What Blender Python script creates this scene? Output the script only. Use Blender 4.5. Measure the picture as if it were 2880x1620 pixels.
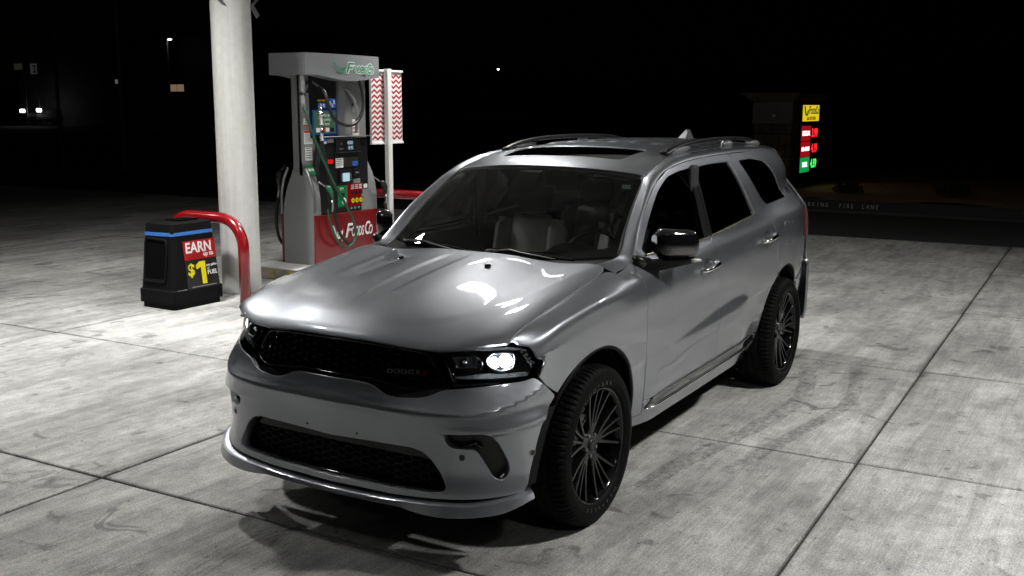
import bpy, math, random
import numpy as np
from mathutils import Vector, Matrix
from mathutils.geometry import delaunay_2d_cdt
random.seed(7); np.random.seed(7)
for o in list(bpy.data.objects): bpy.data.objects.remove(o, do_unlink=True)
SC = bpy.context.scene; COL = SC.collection
# ================================================================ camera
CAM_POS = Vector((4.325, 3.038, 2.003)); YAW, PITCH, ROLL = math.radians(210.984), math.radians(9.921), math.radians(.153)
fw = Vector((math.cos(YAW)*math.cos(PITCH), math.sin(YAW)*math.cos(PITCH), -math.sin(PITCH)))
rt = Vector((math.sin(YAW), -math.cos(YAW), 0)); up = rt.cross(fw)
rt, up = math.cos(ROLL)*rt+math.sin(ROLL)*up, -math.sin(ROLL)*rt+math.cos(ROLL)*up
cam = bpy.data.cameras.new('camera'); cam.lens = 2923.9/2880*36; cam.sensor_width = 36; cam.clip_end = 2000; cam.clip_start = .05
camo = bpy.data.objects.new('camera', cam); COL.objects.link(camo)
camo.matrix_world = Matrix(((rt.x, up.x, -fw.x, CAM_POS.x), (rt.y, up.y, -fw.y, CAM_POS.y), (rt.z, up.z, -fw.z, CAM_POS.z), (0, 0, 0, 1)))
SC.camera = camo
# ================================================================ world: night sky, sun far below the horizon
W = bpy.data.worlds.new('World'); SC.world = W; W.use_nodes = True
nt = W.node_tree; nt.nodes.clear()
sky = nt.nodes.new('ShaderNodeTexSky'); sky.sky_type = 'NISHITA'; sky.sun_disc = False
sky.sun_elevation = math.radians(-6); sky.sun_rotation = math.radians(200)
bg = nt.nodes.new('ShaderNodeBackground'); bg.inputs['Strength'].default_value = .004
wo = nt.nodes.new('ShaderNodeOutputWorld'); nt.links.new(sky.outputs[0], bg.inputs[0]); nt.links.new(bg.outputs[0], wo.inputs[0])
SC.view_settings.view_transform = 'Standard'; SC.view_settings.look = 'None'; SC.view_settings.gamma = 1; SC.view_settings.exposure = 0
SC.view_settings.use_curve_mapping = False
# ================================================================ canopy luminaires (the fixtures themselves are built with the canopy)
CANOPY_Z = 4.55
#          x      y     watts beam
LAMPS = [(-1.4, -4.7, 185, 128), (-3.95, -2.1, 100, 116), (-1.2, 4.4, 230, 122), (-6.9, 3.6, 90, 160), (-7.0, -4.3, 110, 140), (1.6, -3.4, 14, 120), (3.8, 4.8, 14, 120), (-.6, -9.6, 45, 120)]
for i, (lx, ly, lw, lb) in enumerate(LAMPS):
    L = bpy.data.lights.new('canopy_lamp', 'AREA'); L.shape = 'SQUARE'; L.size = .34; L.energy = lw; L.color = (1, .985, .96); L.spread = math.radians(lb)
    lo = bpy.data.objects.new('canopy_lamp', L); COL.objects.link(lo); lo.location = (lx, ly, CANOPY_Z-.035)
# ================================================================ materials
M = {}
def nd(nt, t, **kw):
    n = nt.nodes.new(t)
    for k, v in kw.items(): setattr(n, k, v)
    return n
def pmat(name, col, rough=.5, metal=0., coat=0., coat_r=.03, emit=None, es=0., bump=None, var=None, spec=.5):
    m = bpy.data.materials.new(name); m.use_nodes = True; nt = m.node_tree; b = nt.nodes['Principled BSDF']
    b.inputs['Base Color'].default_value = (*col, 1); b.inputs['Roughness'].default_value = rough; b.inputs['Metallic'].default_value = metal
    b.inputs['Coat Weight'].default_value = coat; b.inputs['Coat Roughness'].default_value = coat_r; b.inputs['Specular IOR Level'].default_value = spec
    if emit: b.inputs['Emission Color'].default_value = (*emit, 1); b.inputs['Emission Strength'].default_value = es
    if bump or var:
        g = nd(nt, 'ShaderNodeNewGeometry')
    if bump:
        sc, st = bump; n = nd(nt, 'ShaderNodeTexNoise'); n.inputs['Scale'].default_value = sc; n.inputs['Detail'].default_value = 4
        nt.links.new(g.outputs['Position'], n.inputs['Vector'])
        bp = nd(nt, 'ShaderNodeBump'); bp.inputs['Strength'].default_value = st; bp.inputs['Distance'].default_value = .01
        nt.links.new(n.outputs['Fac'], bp.inputs['Height']); nt.links.new(bp.outputs[0], b.inputs['Normal'])
    if var:
        sc, a = var; n = nd(nt, 'ShaderNodeTexNoise'); n.inputs['Scale'].default_value = sc; n.inputs['Detail'].default_value = 5
        nt.links.new(g.outputs['Position'], n.inputs['Vector'])
        mr = nd(nt, 'ShaderNodeMapRange'); mr.inputs['To Min'].default_value = 1-a; mr.inputs['To Max'].default_value = 1+a
        nt.links.new(n.outputs['Fac'], mr.inputs['Value'])
        mx = nd(nt, 'ShaderNodeVectorMath', operation='SCALE'); mx.inputs[0].default_value = col
        nt.links.new(mr.outputs[0], mx.inputs['Scale']); nt.links.new(mx.outputs[0], b.inputs['Base Color'])
        mr2 = nd(nt, 'ShaderNodeMapRange'); mr2.inputs['To Min'].default_value = max(rough-.12*a, .02); mr2.inputs['To Max'].default_value = rough+.3*a
        nt.links.new(n.outputs['Fac'], mr2.inputs['Value']); nt.links.new(mr2.outputs[0], b.inputs['Roughness'])
    M[name] = m; return m
def glass(name, tint, refl=1.0, ior=1.5, rough=0.0):
    m = bpy.data.materials.new(name); m.use_nodes = True; nt = m.node_tree; nt.nodes.clear()
    o = nd(nt, 'ShaderNodeOutputMaterial'); mx = nd(nt, 'ShaderNodeMixShader'); fr = nd(nt, 'ShaderNodeFresnel'); fr.inputs['IOR'].default_value = ior
    t = nd(nt, 'ShaderNodeBsdfTransparent'); t.inputs[0].default_value = (*tint, 1)
    g = nd(nt, 'ShaderNodeBsdfGlossy'); g.inputs['Roughness'].default_value = rough; g.inputs[0].default_value = (refl, refl, refl, 1)
    nt.links.new(fr.outputs[0], mx.inputs[0]); nt.links.new(t.outputs[0], mx.inputs[1]); nt.links.new(g.outputs[0], mx.inputs[2]); nt.links.new(mx.outputs[0], o.inputs[0])
    M[name] = m; return m
def emis(name, col, s):
    m = bpy.data.materials.new(name); m.use_nodes = True; nt = m.node_tree; nt.nodes.clear()
    o = nd(nt, 'ShaderNodeOutputMaterial'); e = nd(nt, 'ShaderNodeEmission'); e.inputs[0].default_value = (*col, 1); e.inputs[1].default_value = s
    nt.links.new(e.outputs[0], o.inputs[0]); M[name] = m; return m
def paint():
    m = pmat('paint', (.33, .345, .375), .3, .92, 1.0, .025); nt = m.node_tree; b = nt.nodes['Principled BSDF']; b.inputs['Coat IOR'].default_value = 1.65
    g = nd(nt, 'ShaderNodeNewGeometry')
    # metal flake: tiny tilt of the base layer, and a film of dust and swirls on the clear coat
    n = nd(nt, 'ShaderNodeTexNoise'); n.inputs['Scale'].default_value = 420; n.inputs['Detail'].default_value = 2
    nt.links.new(g.outputs['Position'], n.inputs['Vector'])
    bp = nd(nt, 'ShaderNodeBump'); bp.inputs['Strength'].default_value = .05; bp.inputs['Distance'].default_value = .002
    nt.links.new(n.outputs['Fac'], bp.inputs['Height']); nt.links.new(bp.outputs[0], b.inputs['Normal'])
    n2 = nd(nt, 'ShaderNodeTexNoise'); n2.inputs['Scale'].default_value = 5.5; n2.inputs['Detail'].default_value = 6; n2.inputs['Distortion'].default_value = .7
    nt.links.new(g.outputs['Position'], n2.inputs['Vector'])
    mr = nd(nt, 'ShaderNodeMapRange'); mr.inputs['From Min'].default_value = .35; mr.inputs['From Max'].default_value = .75; mr.inputs['To Min'].default_value = .012; mr.inputs['To Max'].default_value = .055
    nt.links.new(n2.outputs['Fac'], mr.inputs['Value']); nt.links.new(mr.outputs[0], b.inputs['Coat Roughness'])
    mr2 = nd(nt, 'ShaderNodeMapRange'); mr2.inputs['To Min'].default_value = .36; mr2.inputs['To Max'].default_value = .45
    nt.links.new(n2.outputs['Fac'], mr2.inputs['Value']); nt.links.new(mr2.outputs[0], b.inputs['Roughness'])
paint()
pmat('gloss_black', (.006, .006, .007), .06, 0, 1, .02)
pmat('satin_black', (.006, .006, .0065), .34)
pmat('matte_black', (.004, .004, .004), .75, spec=.1)
pmat('rubber', (.0035, .0035, .0035), .6, bump=(160, .25), spec=.08)
pmat('letter_rubber', (.014, .014, .014), .45)
pmat('chrome', (.82, .82, .83), .07, 1)
pmat('brushed', (.55, .52, .42), .25, 1)
pmat('rim_black', (.004, .004, .0045), .10, .0, 0, .03, spec=.35)
pmat('steel', (.32, .32, .32), .38, 1)
pmat('dark_liner', (.005, .005, .005), .8, spec=.1)
pmat('trim_black', (.005, .005, .005), .55, spec=.12)
pmat('cabin', (.035, .035, .036), .62, var=(14, .3))
pmat('seat_leather', (.62, .60, .57), .5, var=(9, .25))
pmat('seat_dark', (.03, .03, .03), .5)
pmat('headliner', (.16, .16, .155), .8)
glass('screen_glass', (.88, .91, .90), .8)
glass('side_glass', (.20, .21, .21), .85)
glass('privacy_glass', (.015, .015, .016), .85)
glass('lens', (.93, .94, .95), .9)
pmat('roof_glass', (.003, .003, .003), .04, 0, 1, .01)
pmat('lamp_dark', (.07, .073, .078), .28, .4)
pmat('lamp_chrome', (.78, .80, .83), .2, 1)
pmat('lamp_grey', (.34, .35, .36), .35, .3)
emis('lamp_lit', (.90, .97, 1.0), 16)
emis('lamp_drl', (.80, .92, 1.0), .22)
emis('lamp_side', (.9, .97, 1.0), 5)
pmat('red_lens', (.35, .005, .008), .1, 0, 1, emit=(.9, .01, .03), es=.35)
pmat('badge_metal', (.20, .20, .20), .35, .6)
pmat('badge_red', (.10, .004, .004), .3)
pmat('clear_plastic', (.55, .55, .52), .25)
pmat('sticker', (.62, .72, .68), .5)
pmat('amber', (.5, .25, .02), .3)
# ================================================================ mesh helpers
def link(name, me, mat=None, parent=None):
    o = bpy.data.objects.new(name, me); COL.objects.link(o)
    if parent is not None:
        o.parent = parent; o.matrix_parent_inverse = Matrix.Translation(parent.location).inverted()   # parts are modelled in place
    if mat and me is not None and not me.materials: me.materials.append(M[mat])
    return o
def mk(name, V, F, mat, parent=None, smooth=False, normals=None, angle=None):
    me = bpy.data.meshes.new(name); me.from_pydata([tuple(map(float, v)) for v in V], [], [tuple(map(int, f)) for f in F]); me.validate(verbose=False)
    if smooth: me.polygons.foreach_set('use_smooth', [True]*len(me.polygons))
    if normals is not None and len(normals) == len(me.vertices): me.normals_split_custom_set_from_vertices([tuple(map(float, n)) for n in normals])
    elif angle is not None:
        me.polygons.foreach_set('use_smooth', [True]*len(me.polygons)); me.set_sharp_from_angle(angle=math.radians(angle))
    me.update(); return link(name, me, mat, parent)
class MB:
    """collects simple solids into one mesh"""
    def __init__(s): s.V = []; s.F = []
    def add(s, V, F):
        o = len(s.V); s.V += [tuple(v) for v in V]; s.F += [tuple(i+o for i in f) for f in F]; return s
    def box(s, c, d, ax=None, bev=0.0):
        hx, hy, hz = d[0]/2, d[1]/2, d[2]/2
        if bev <= 0:
            P = [(sx*hx, sy*hy, sz*hz) for sz in (-1, 1) for sx, sy in ((-1, -1), (1, -1), (1, 1), (-1, 1))]
            F = [(3, 2, 1, 0), (4, 5, 6, 7), (0, 1, 5, 4), (1, 2, 6, 5), (2, 3, 7, 6), (3, 0, 4, 7)]
        else:
            b = min(bev, hx*.98, hy*.98, hz*.98); P = []
            def ring(x, y, z): return [(-x+b, -y, z), (x-b, -y, z), (x, -y+b, z), (x, y-b, z), (x-b, y, z), (-x+b, y, z), (-x, y-b, z), (-x, -y+b, z)]
            P += ring(hx-b*.7, hy-b*.7, -hz)+ring(hx, hy, -hz+b)+ring(hx, hy, hz-b)+ring(hx-b*.7, hy-b*.7, hz)
            F = [tuple(range(7, -1, -1)), tuple(range(24, 32))]
            for k in range(3):
                for i in range(8):
                    j = (i+1) % 8; F.append((k*8+i, k*8+j, k*8+8+j, k*8+8+i))
        A = ax if ax is not None else Matrix.Identity(3)
        C = Vector(c); return s.add([C+A @ Vector(p) for p in P], F)
    def prism(s, poly, h0, h1, ax, org):
        """polygon in the plane of two axes, extruded along the third; ax = (u, v, w) vectors"""
        u, v, w = map(Vector, ax); O = Vector(org); n = len(poly)
        V = [O+u*a+v*b+w*h0 for a, b in poly]+[O+u*a+v*b+w*h1 for a, b in poly]
        F = [tuple(range(n-1, -1, -1)), tuple(range(n, 2*n))]+[(i, (i+1) % n, n+(i+1) % n, n+i) for i in range(n)]
        return s.add(V, F)
    def tube(s, pts, r, seg=10, closed=False, flat=1.0, caps=True):
        P = [Vector(p) for p in pts]; n = len(P); rr = r if hasattr(r, '__len__') else [r]*n
        T = []
        for i in range(n):
            a = P[(i-1) % n] if (closed or i > 0) else P[i]; b = P[(i+1) % n] if (closed or i < n-1) else P[i]; T.append((b-a).normalized())
        nrm = T[0].orthogonal().normalized()
        if abs(T[0].z) < .9: nrm = (Vector((0, 0, 1))-T[0]*T[0].z).normalized()
        V = []; F = []
        for i in range(n):
            nrm = (nrm-T[i]*nrm.dot(T[i])).normalized(); bn = T[i].cross(nrm)
            for k in range(seg):
                a = 2*math.pi*k/seg; V.append(P[i]+(nrm*math.cos(a)*flat+bn*math.sin(a))*rr[i])
        m = n if closed else n-1
        for i in range(m):
            for k in range(seg):
                j = (i+1) % n; F.append((i*seg+k, i*seg+(k+1) % seg, j*seg+(k+1) % seg, j*seg+k))
        if not closed and caps: F += [tuple(range(seg-1, -1, -1)), tuple((n-1)*seg+k for k in range(seg))]
        return s.add(V, F)
    def lathe(s, prof, org, axis=(0, 0, 1), seg=32, closed=False):
        w = Vector(axis).normalized(); u = w.orthogonal().normalized(); v = w.cross(u); O = Vector(org); n = len(prof); V = []; F = []
        for k in range(seg):
            a = 2*math.pi*k/seg; d = u*math.cos(a)+v*math.sin(a)
            V += [O+d*r+w*h for r, h in prof]
        for k in range(seg):
            j = (k+1) % seg
            for i in range(n if closed else n-1):
                i2 = (i+1) % n; F.append((k*n+i, j*n+i, j*n+i2, k*n+i2))
        return s.add(V, F)
    def build(s, name, mat, parent=None, smooth=False, angle=None):
        return mk(name, s.V, s.F, mat, parent, smooth, None, angle)
def crv(pts, n=8, closed=False):
    """smooth polyline through the points"""
    P = [np.array(p, float) for p in pts]; m = len(P); out = []
    for i in range(m if closed else m-1):
        g = lambda k: P[k % m] if closed else P[min(max(k, 0), m-1)]
        a, b, c, d = g(i-1), g(i), g(i+1), g(i+2)
        for j in range(n):
            t = j/n; out.append(.5*(2*b+(c-a)*t+(2*a-5*b+4*c-d)*t*t+(3*b-a-3*c+d)*t**3))
    if not closed: out.append(P[-1])
    return out
def soft(poly, r=.03, n=5, sharp=()):
    """round the corners of a closed polygon"""
    P = [np.array(p, float) for p in poly]; m = len(P); out = []
    for i in range(m):
        if i in sharp: out.append(P[i]); continue
        a, b, c = P[i-1], P[i], P[(i+1) % m]; d1 = a-b; d2 = c-b; l1 = np.linalg.norm(d1); l2 = np.linalg.norm(d2)
        q = min(r, l1*.45, l2*.45); p0 = b+d1/l1*q; p2 = b+d2/l2*q
        for k in range(n+1):
            t = k/n; out.append((1-t)**2*p0+2*t*(1-t)*b+t*t*p2)
    return out
def inpoly(pts, poly):
    x, y = pts[:, 0], pts[:, 1]; P = np.asarray(poly); r = np.zeros(len(pts), bool); j = len(P)-1
    for i in range(len(P)):
        xi, yi = P[i]; xj, yj = P[j]
        c = ((yi > y) != (yj > y)); 
        if yj != yi: r ^= c & (x < (xj-xi)*(y-yi)/(yj-yi)+xi)
        j = i
    return r
def dens(poly, step):
    out = []; m = len(poly)
    for i in range(m):
        a = np.array(poly[i], float); b = np.array(poly[(i+1) % m], float); k = max(1, int(np.linalg.norm(b-a)/step+.5))
        for j in range(k): out.append(a+(b-a)*j/k)
    o2 = [out[0]]
    for p in out[1:]:
        if np.linalg.norm(p-o2[-1]) > 1e-4: o2.append(p)
    return np.array(o2)
def inset(poly, g):
    P = np.array(poly, float); m = len(P); A = .5*np.sum(P[:, 0]*np.roll(P[:, 1], -1)-np.roll(P[:, 0], -1)*P[:, 1]); sg = 1 if A > 0 else -1
    t = np.roll(P, -1, 0)-np.roll(P, 1, 0); t /= np.linalg.norm(t, axis=1, keepdims=True)+1e-12
    return P+g*sg*np.stack([-t[:, 1], t[:, 0]], 1)
def fnrm(fn, U, V, ref):
    h = 4e-4
    a = fn(U+h, V)-fn(U-h, V); b = fn(U, V+h)-fn(U, V-h); n = np.cross(a, b); n /= np.linalg.norm(n, axis=-1, keepdims=True)+1e-12
    s = np.sign(n @ np.array(ref, float)); s = 1 if np.sum(s) >= 0 else -1
    return n*s
def offs(fn, d, ref):
    def f(u, v):
        u = np.asarray(u, float); v = np.asarray(v, float); return fn(u, v)+d*fnrm(fn, u, v, ref)
    return f
def panel(name, fn, outer, mat, parent=None, holes=(), step=.022, depth=.014, hdepth=None, ref=(0, 0, 1), mirror=False, roll=.0025, gap=.0022, edges=True):
    out = inset(dens(outer, step), gap) if gap else dens(outer, step)
    hs = [dens(h, step) for h in holes]
    loops = [out]+hs; co = []; ed = []
    for L in loops:
        o = len(co); co += [tuple(p) for p in L]; ed += [(o+i, o+(i+1) % len(L)) for i in range(len(L))]
    nb = len(co)
    mn = out.min(0); mx = out.max(0)
    gx, gy = np.meshgrid(np.arange(mn[0]+step*.5, mx[0], step), np.arange(mn[1]+step*.5, mx[1], step)); G = np.stack([gx.ravel(), gy.ravel()], 1)
    k = inpoly(G, out)
    for h in hs: k &= ~inpoly(G, h)
    G = G[k]; B = np.array(co)
    if len(G):
        d = np.full(len(G), 9.)
        for i in range(0, len(B), 200): d = np.minimum(d, np.min(np.linalg.norm(G[:, None]-B[None, i:i+200], axis=2), 1))
        G = G[d > step*.55]
    co += [tuple(p) for p in G]
    vs, es, fs, *_ = delaunay_2d_cdt([Vector(c) for c in co], ed, [], 0, 1e-6)
    P2 = np.array([tuple(v) for v in vs]); T = np.array([f for f in fs if len(f) == 3])
    c = P2[T].mean(1); k = inpoly(c, out)
    for h in hs: k &= ~inpoly(c, h)
    T = T[k]
    P = fn(P2[:, 0], P2[:, 1]); N = fnrm(fn, P2[:, 0], P2[:, 1], ref)
    fnm = np.cross(P[T[:, 1]]-P[T[:, 0]], P[T[:, 2]]-P[T[:, 0]]); fl = np.sum(fnm*N[T].mean(1), 1) < 0
    T[fl] = T[fl][:, ::-1]
    V = [p for p in P]; NN = [n for n in N]; F = [tuple(t) for t in T]
    if edges:
        cnt = {}
        for t in T:
            for a, b in ((t[0], t[1]), (t[1], t[2]), (t[2], t[0])): cnt[(a, b)] = 1
        be = [e for e in cnt if (e[1], e[0]) not in cnt]
        od = {}
        for a, b in be:
            tg = P[b]-P[a]; o = np.cross(tg, N[a]+N[b]); o /= np.linalg.norm(o)+1e-12
            od[a] = od.get(a, 0)+o; od[b] = od.get(b, 0)+o
        ob = None
        if hdepth is not None:
            hp = [h for h in hs]
        r1 = {}; r2 = {}
        for v, o in od.items():
            o = o/(np.linalg.norm(o)+1e-12); n = N[v]; d = depth
            if hdepth is not None and any(np.min(np.linalg.norm(h-P2[v], axis=1)) < 1e-3 for h in hp): d = hdepth
            p1 = P[v]+o*roll-n*roll*.9; r1[v] = len(V); V.append(p1); NN.append((o+.35*n)/np.linalg.norm(o+.35*n))
            r2[v] = len(V); V.append(p1-n*d); NN.append(o)
        for a, b in be: F += [(b, a, r1[a], r1[b]), (r1[b], r1[a], r2[a], r2[b])]
    V = np.array(V); NN = np.array(NN)
    if mirror: V[:, 1] *= -1; NN[:, 1] *= -1; F = [f[::-1] for f in F]
    me = bpy.data.meshes.new(name); me.from_pydata(V.tolist(), [], [tuple(int(i) for i in f) for f in F])
    me.polygons.foreach_set('use_smooth', [True]*len(me.polygons))
    me.normals_split_custom_set_from_vertices(NN.tolist()); me.update()
    return link(name, me, mat, parent)
def tag(o, label=None, cat=None, group=None, kind=None):
    if label: o['label'] = label
    if cat: o['category'] = cat
    if group: o['group'] = group
    if kind: o['kind'] = kind
    return o
def thing(name, label, cat, loc=(0, 0, 0), group=None):
    o = bpy.data.objects.new(name, None); COL.objects.link(o); o.location = loc; o.empty_display_size = .1; return tag(o, label, cat, group)
def text(name, s, size, mat, parent, org, right, upv, extrude=.001, bold=0., shear=0., sx=1.0, align='CENTER', space=1.0, fit=None):
    """lettering as flat raised mesh; org = centre of the line"""
    cu = bpy.data.curves.new('t', 'FONT'); cu.body = s; cu.size = size; cu.extrude = extrude; cu.offset = bold; cu.shear = shear; cu.align_x = align; cu.align_y = 'CENTER'; cu.resolution_u = 3; cu.space_character = space
    ob = bpy.data.objects.new('t', cu); COL.objects.link(ob); bpy.context.view_layer.update()
    me = bpy.data.meshes.new_from_object(ob.evaluated_get(bpy.context.evaluated_depsgraph_get())); bpy.data.objects.remove(ob); bpy.data.curves.remove(cu)
    r = Vector(right).normalized(); u = Vector(upv); u = (u-r*u.dot(r)).normalized(); w = r.cross(u); O = Vector(org)
    me.materials.clear()
    if fit:
        xs = [v.co.x for v in me.vertices]; ys = [v.co.y for v in me.vertices]; cx, cy = (max(xs)+min(xs))/2, (max(ys)+min(ys))/2; kx, ky = fit[0]/(max(xs)-min(xs)), fit[1]/(max(ys)-min(ys))
        for v in me.vertices: v.co.x = (v.co.x-cx)*kx; v.co.y = (v.co.y-cy)*ky
        sx = 1.0
    for v in me.vertices: v.co = O+r*v.co.x*sx+u*v.co.y+w*v.co.z
    me.name = name; return link(name, me, mat, parent)
# ================================================================ forecourt: concrete slabs with open joints, asphalt beyond
def concrete():
    m = bpy.data.materials.new('concrete'); m.use_nodes = True; nt = m.node_tree; b = nt.nodes['Principled BSDF']; M['concrete'] = m
    L = nt.links.new; geo = nd(nt, 'ShaderNodeNewGeometry'); oi = nd(nt, 'ShaderNodeObjectInfo')
    def noise(scale, detail=6, rough=.6, vec=None, dist=0.):
        n = nd(nt, 'ShaderNodeTexNoise'); n.inputs['Scale'].default_value = scale; n.inputs['Detail'].default_value = detail; n.inputs['Roughness'].default_value = rough; n.inputs['Distortion'].default_value = dist
        L(vec or geo.outputs['Position'], n.inputs['Vector']); return n.outputs['Fac']
    def ramp(v, a, b_, lo, hi):
        r = nd(nt, 'ShaderNodeMapRange'); r.interpolation_type = 'SMOOTHSTEP'
        for k, x in zip(('From Min', 'From Max', 'To Min', 'To Max'), (a, b_, lo, hi)): r.inputs[k].default_value = x
        L(v, r.inputs['Value']); return r.outputs[0]
    def mul(a, c):
        n = nd(nt, 'ShaderNodeMath', operation='MULTIPLY'); L(a, n.inputs[0])
        if isinstance(c, float): n.inputs[1].default_value = c
        else: L(c, n.inputs[1])
        return n.outputs[0]
    def add(a, c):
        n = nd(nt, 'ShaderNodeMath', operation='ADD'); L(a, n.inputs[0])
        if isinstance(c, float): n.inputs[1].default_value = c
        else: L(c, n.inputs[1])
        return n.outputs[0]
    mp_ = nd(nt, 'ShaderNodeMapping'); mp_.inputs['Rotation'].default_value = (0, 0, math.radians(-1.5)); mp_.inputs['Scale'].default_value = (2.2, 70, 1); L(geo.outputs['Position'], mp_.inputs['Vector'])
    mp2 = nd(nt, 'ShaderNodeMapping'); mp2.inputs['Rotation'].default_value = (0, 0, math.radians(-1.5)); mp2.inputs['Scale'].default_value = (.55, 3.2, 1); L(geo.outputs['Position'], mp2.inputs['Vector'])
    v = ramp(noise(.55, 8, .62, dist=.4), .30, .70, .62, 1.20)                  # broad wear and polish
    v = mul(v, ramp(noise(1.6, 8, .66, mp2.outputs[0], .6), .28, .70, .66, 1.20))      # drag marks along the lanes
    v = mul(v, ramp(noise(9, 7, .7), .28, .72, .80, 1.16))                        # blotches
    v = mul(v, ramp(noise(110, 5, .8), .32, .68, .52, 1.44))                      # grain
    v = mul(v, ramp(noise(1, 3, .6, mp_.outputs[0]), .25, .75, .86, 1.13))        # broom finish
    v = mul(v, ramp(noise(3.4, 5, .55, dist=1.2), .60, .70, 1.0, .50))             # oil and water stains
    v = mul(v, ramp(noise(22, 3, .5, dist=.5), .66, .72, 1.0, .50))                # drips
    vo = nd(nt, 'ShaderNodeTexVoronoi'); vo.inputs['Scale'].default_value = 1.9; L(geo.outputs['Position'], vo.inputs['Vector'])
    v = mul(v, ramp(vo.outputs['Distance'], .045, .075, .45, 1.0))                # gum
    pr = ramp(oi.outputs['Random'], 0, 1, .88, 1.08); v = mul(v, pr)
    tc = nd(nt, 'ShaderNodeTexCoord'); sx_ = nd(nt, 'ShaderNodeSeparateXYZ'); L(tc.outputs['Generated'], sx_.inputs[0])      # dirt gathers along the joints
    def edge(o):
        a = nd(nt, 'ShaderNodeMath', operation='SUBTRACT'); L(o, a.inputs[0]); a.inputs[1].default_value = .5
        b2 = nd(nt, 'ShaderNodeMath', operation='ABSOLUTE'); L(a.outputs[0], b2.inputs[0]); return b2.outputs[0]
    mx_ = nd(nt, 'ShaderNodeMath', operation='MAXIMUM'); L(edge(sx_.outputs[0]), mx_.inputs[0]); L(edge(sx_.outputs[1]), mx_.inputs[1])
    jn = add(mx_.outputs[0], mul(noise(5, 5, .7), .022)); v = mul(v, ramp(jn, .492, .512, 1.0, .55))
    cr = nd(nt, 'ShaderNodeVectorMath', operation='SCALE'); cr.inputs[0].default_value = (.40, .40, .385); L(v, cr.inputs['Scale'])
    tint = nd(nt, 'ShaderNodeMix', data_type='RGBA'); tint.inputs['B'].default_value = (.33, .27, .19, 1)
    L(cr.outputs[0], tint.inputs['A']); L(ramp(noise(.8, 4, .6, dist=1), .60, .80, 0, .22), tint.inputs['Factor'])
    L(tint.outputs['Result'], b.inputs['Base Color'])
    L(ramp(noise(6, 6), .3, .7, .55, .85), b.inputs['Roughness'])
    bp = nd(nt, 'ShaderNodeBump'); bp.inputs['Strength'].default_value = .35; bp.inputs['Distance'].default_value = .004
    L(add(noise(120, 5, .7), mul(noise(1, 3, .6, mp_.outputs[0]), 1.2)), bp.inputs['Height']); L(bp.outputs[0], b.inputs['Normal'])
concrete()
pmat('joint', (.016, .016, .015), .95)
pmat('asphalt', (.030, .030, .031), .88, bump=(60, .5), var=(3, .35))
pmat('tyre_mark', (.05, .05, .05), .8)
def tm():      # thin rubber left on the concrete: mostly see-through, broken up
    m = bpy.data.materials.new('tyre_rubber'); m.use_nodes = True; nt = m.node_tree; b = nt.nodes['Principled BSDF']; b.inputs['Base Color'].default_value = (.05, .05, .05, 1); b.inputs['Roughness'].default_value = .8
    o = nt.nodes['Material Output']; t = nd(nt, 'ShaderNodeBsdfTransparent'); mx = nd(nt, 'ShaderNodeMixShader'); g = nd(nt, 'ShaderNodeNewGeometry'); n = nd(nt, 'ShaderNodeTexNoise'); n.inputs['Scale'].default_value = 26; n.inputs['Detail'].default_value = 6
    nt.links.new(g.outputs['Position'], n.inputs['Vector']); r = nd(nt, 'ShaderNodeMapRange'); r.inputs['From Min'].default_value = .36; r.inputs['From Max'].default_value = .70; r.inputs['To Min'].default_value = .0; r.inputs['To Max'].default_value = .34
    nt.links.new(n.outputs['Fac'], r.inputs['Value']); nt.links.new(r.outputs[0], mx.inputs[0]); nt.links.new(t.outputs[0], mx.inputs[1]); nt.links.new(b.outputs[0], mx.inputs[2]); nt.links.new(mx.outputs[0], o.inputs[0]); M['tyre_rubber'] = m
tm()
PSI = math.radians(1.47); cA, sA = math.cos(PSI), math.sin(PSI)
gp = lambda a, b, z=0.: (a*cA-b*sA, a*sA+b*cA, z)      # joint grid, turned 1.5 degrees to the car
LA = [12.3, 10., 7.7, 5.4, 3.1, .791, -1.507, -3.896, -6.555, -9.3, -12.25]
LB = [12.4, 8.9, 5.35, 1.843, -1.689, -5.109, -7.745, -10.372, -13., -15.6, -18.2, -20.8, -23.4, -26.]
ground = mk('ground', [(-500, -500, -.06), (300, -500, -.06), (300, 500, -.06), (-500, 500, -.06)], [(0, 1, 2, 3)], 'asphalt'); tag(ground, kind='structure')
fc = mk('forecourt', [gp(LA[0], LB[0], -.022), gp(LA[-1], LB[0], -.022), gp(LA[-1], LB[-1], -.022), gp(LA[0], LB[-1], -.022)], [(3, 2, 1, 0)], 'joint'); tag(fc, kind='structure')
for i in range(len(LA)-1):
    for j in range(len(LB)-1):
        a1, a0 = LA[i]-.009, LA[i+1]+.009; b1, b0 = LB[j]-.009, LB[j+1]+.009; e = .007; dz = (random.random()-.5)*.002
        V = [gp(a0+e, b0+e, dz), gp(a1-e, b0+e, dz), gp(a1-e, b1-e, dz), gp(a0+e, b1-e, dz), gp(a0, b0, -.005), gp(a1, b0, -.005), gp(a1, b1, -.005), gp(a0, b1, -.005), gp(a0, b0, -.03), gp(a1, b0, -.03), gp(a1, b1, -.03), gp(a0, b1, -.03)]
        F = [(0, 1, 2, 3)]+[(k, 4+k, 4+(k+1) % 4, (k+1) % 4) for k in range(4)]+[(4+k, 8+k, 8+(k+1) % 4, 4+(k+1) % 4) for k in range(4)]
        mk('concrete_slab', V, F, 'concrete', fc)
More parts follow.
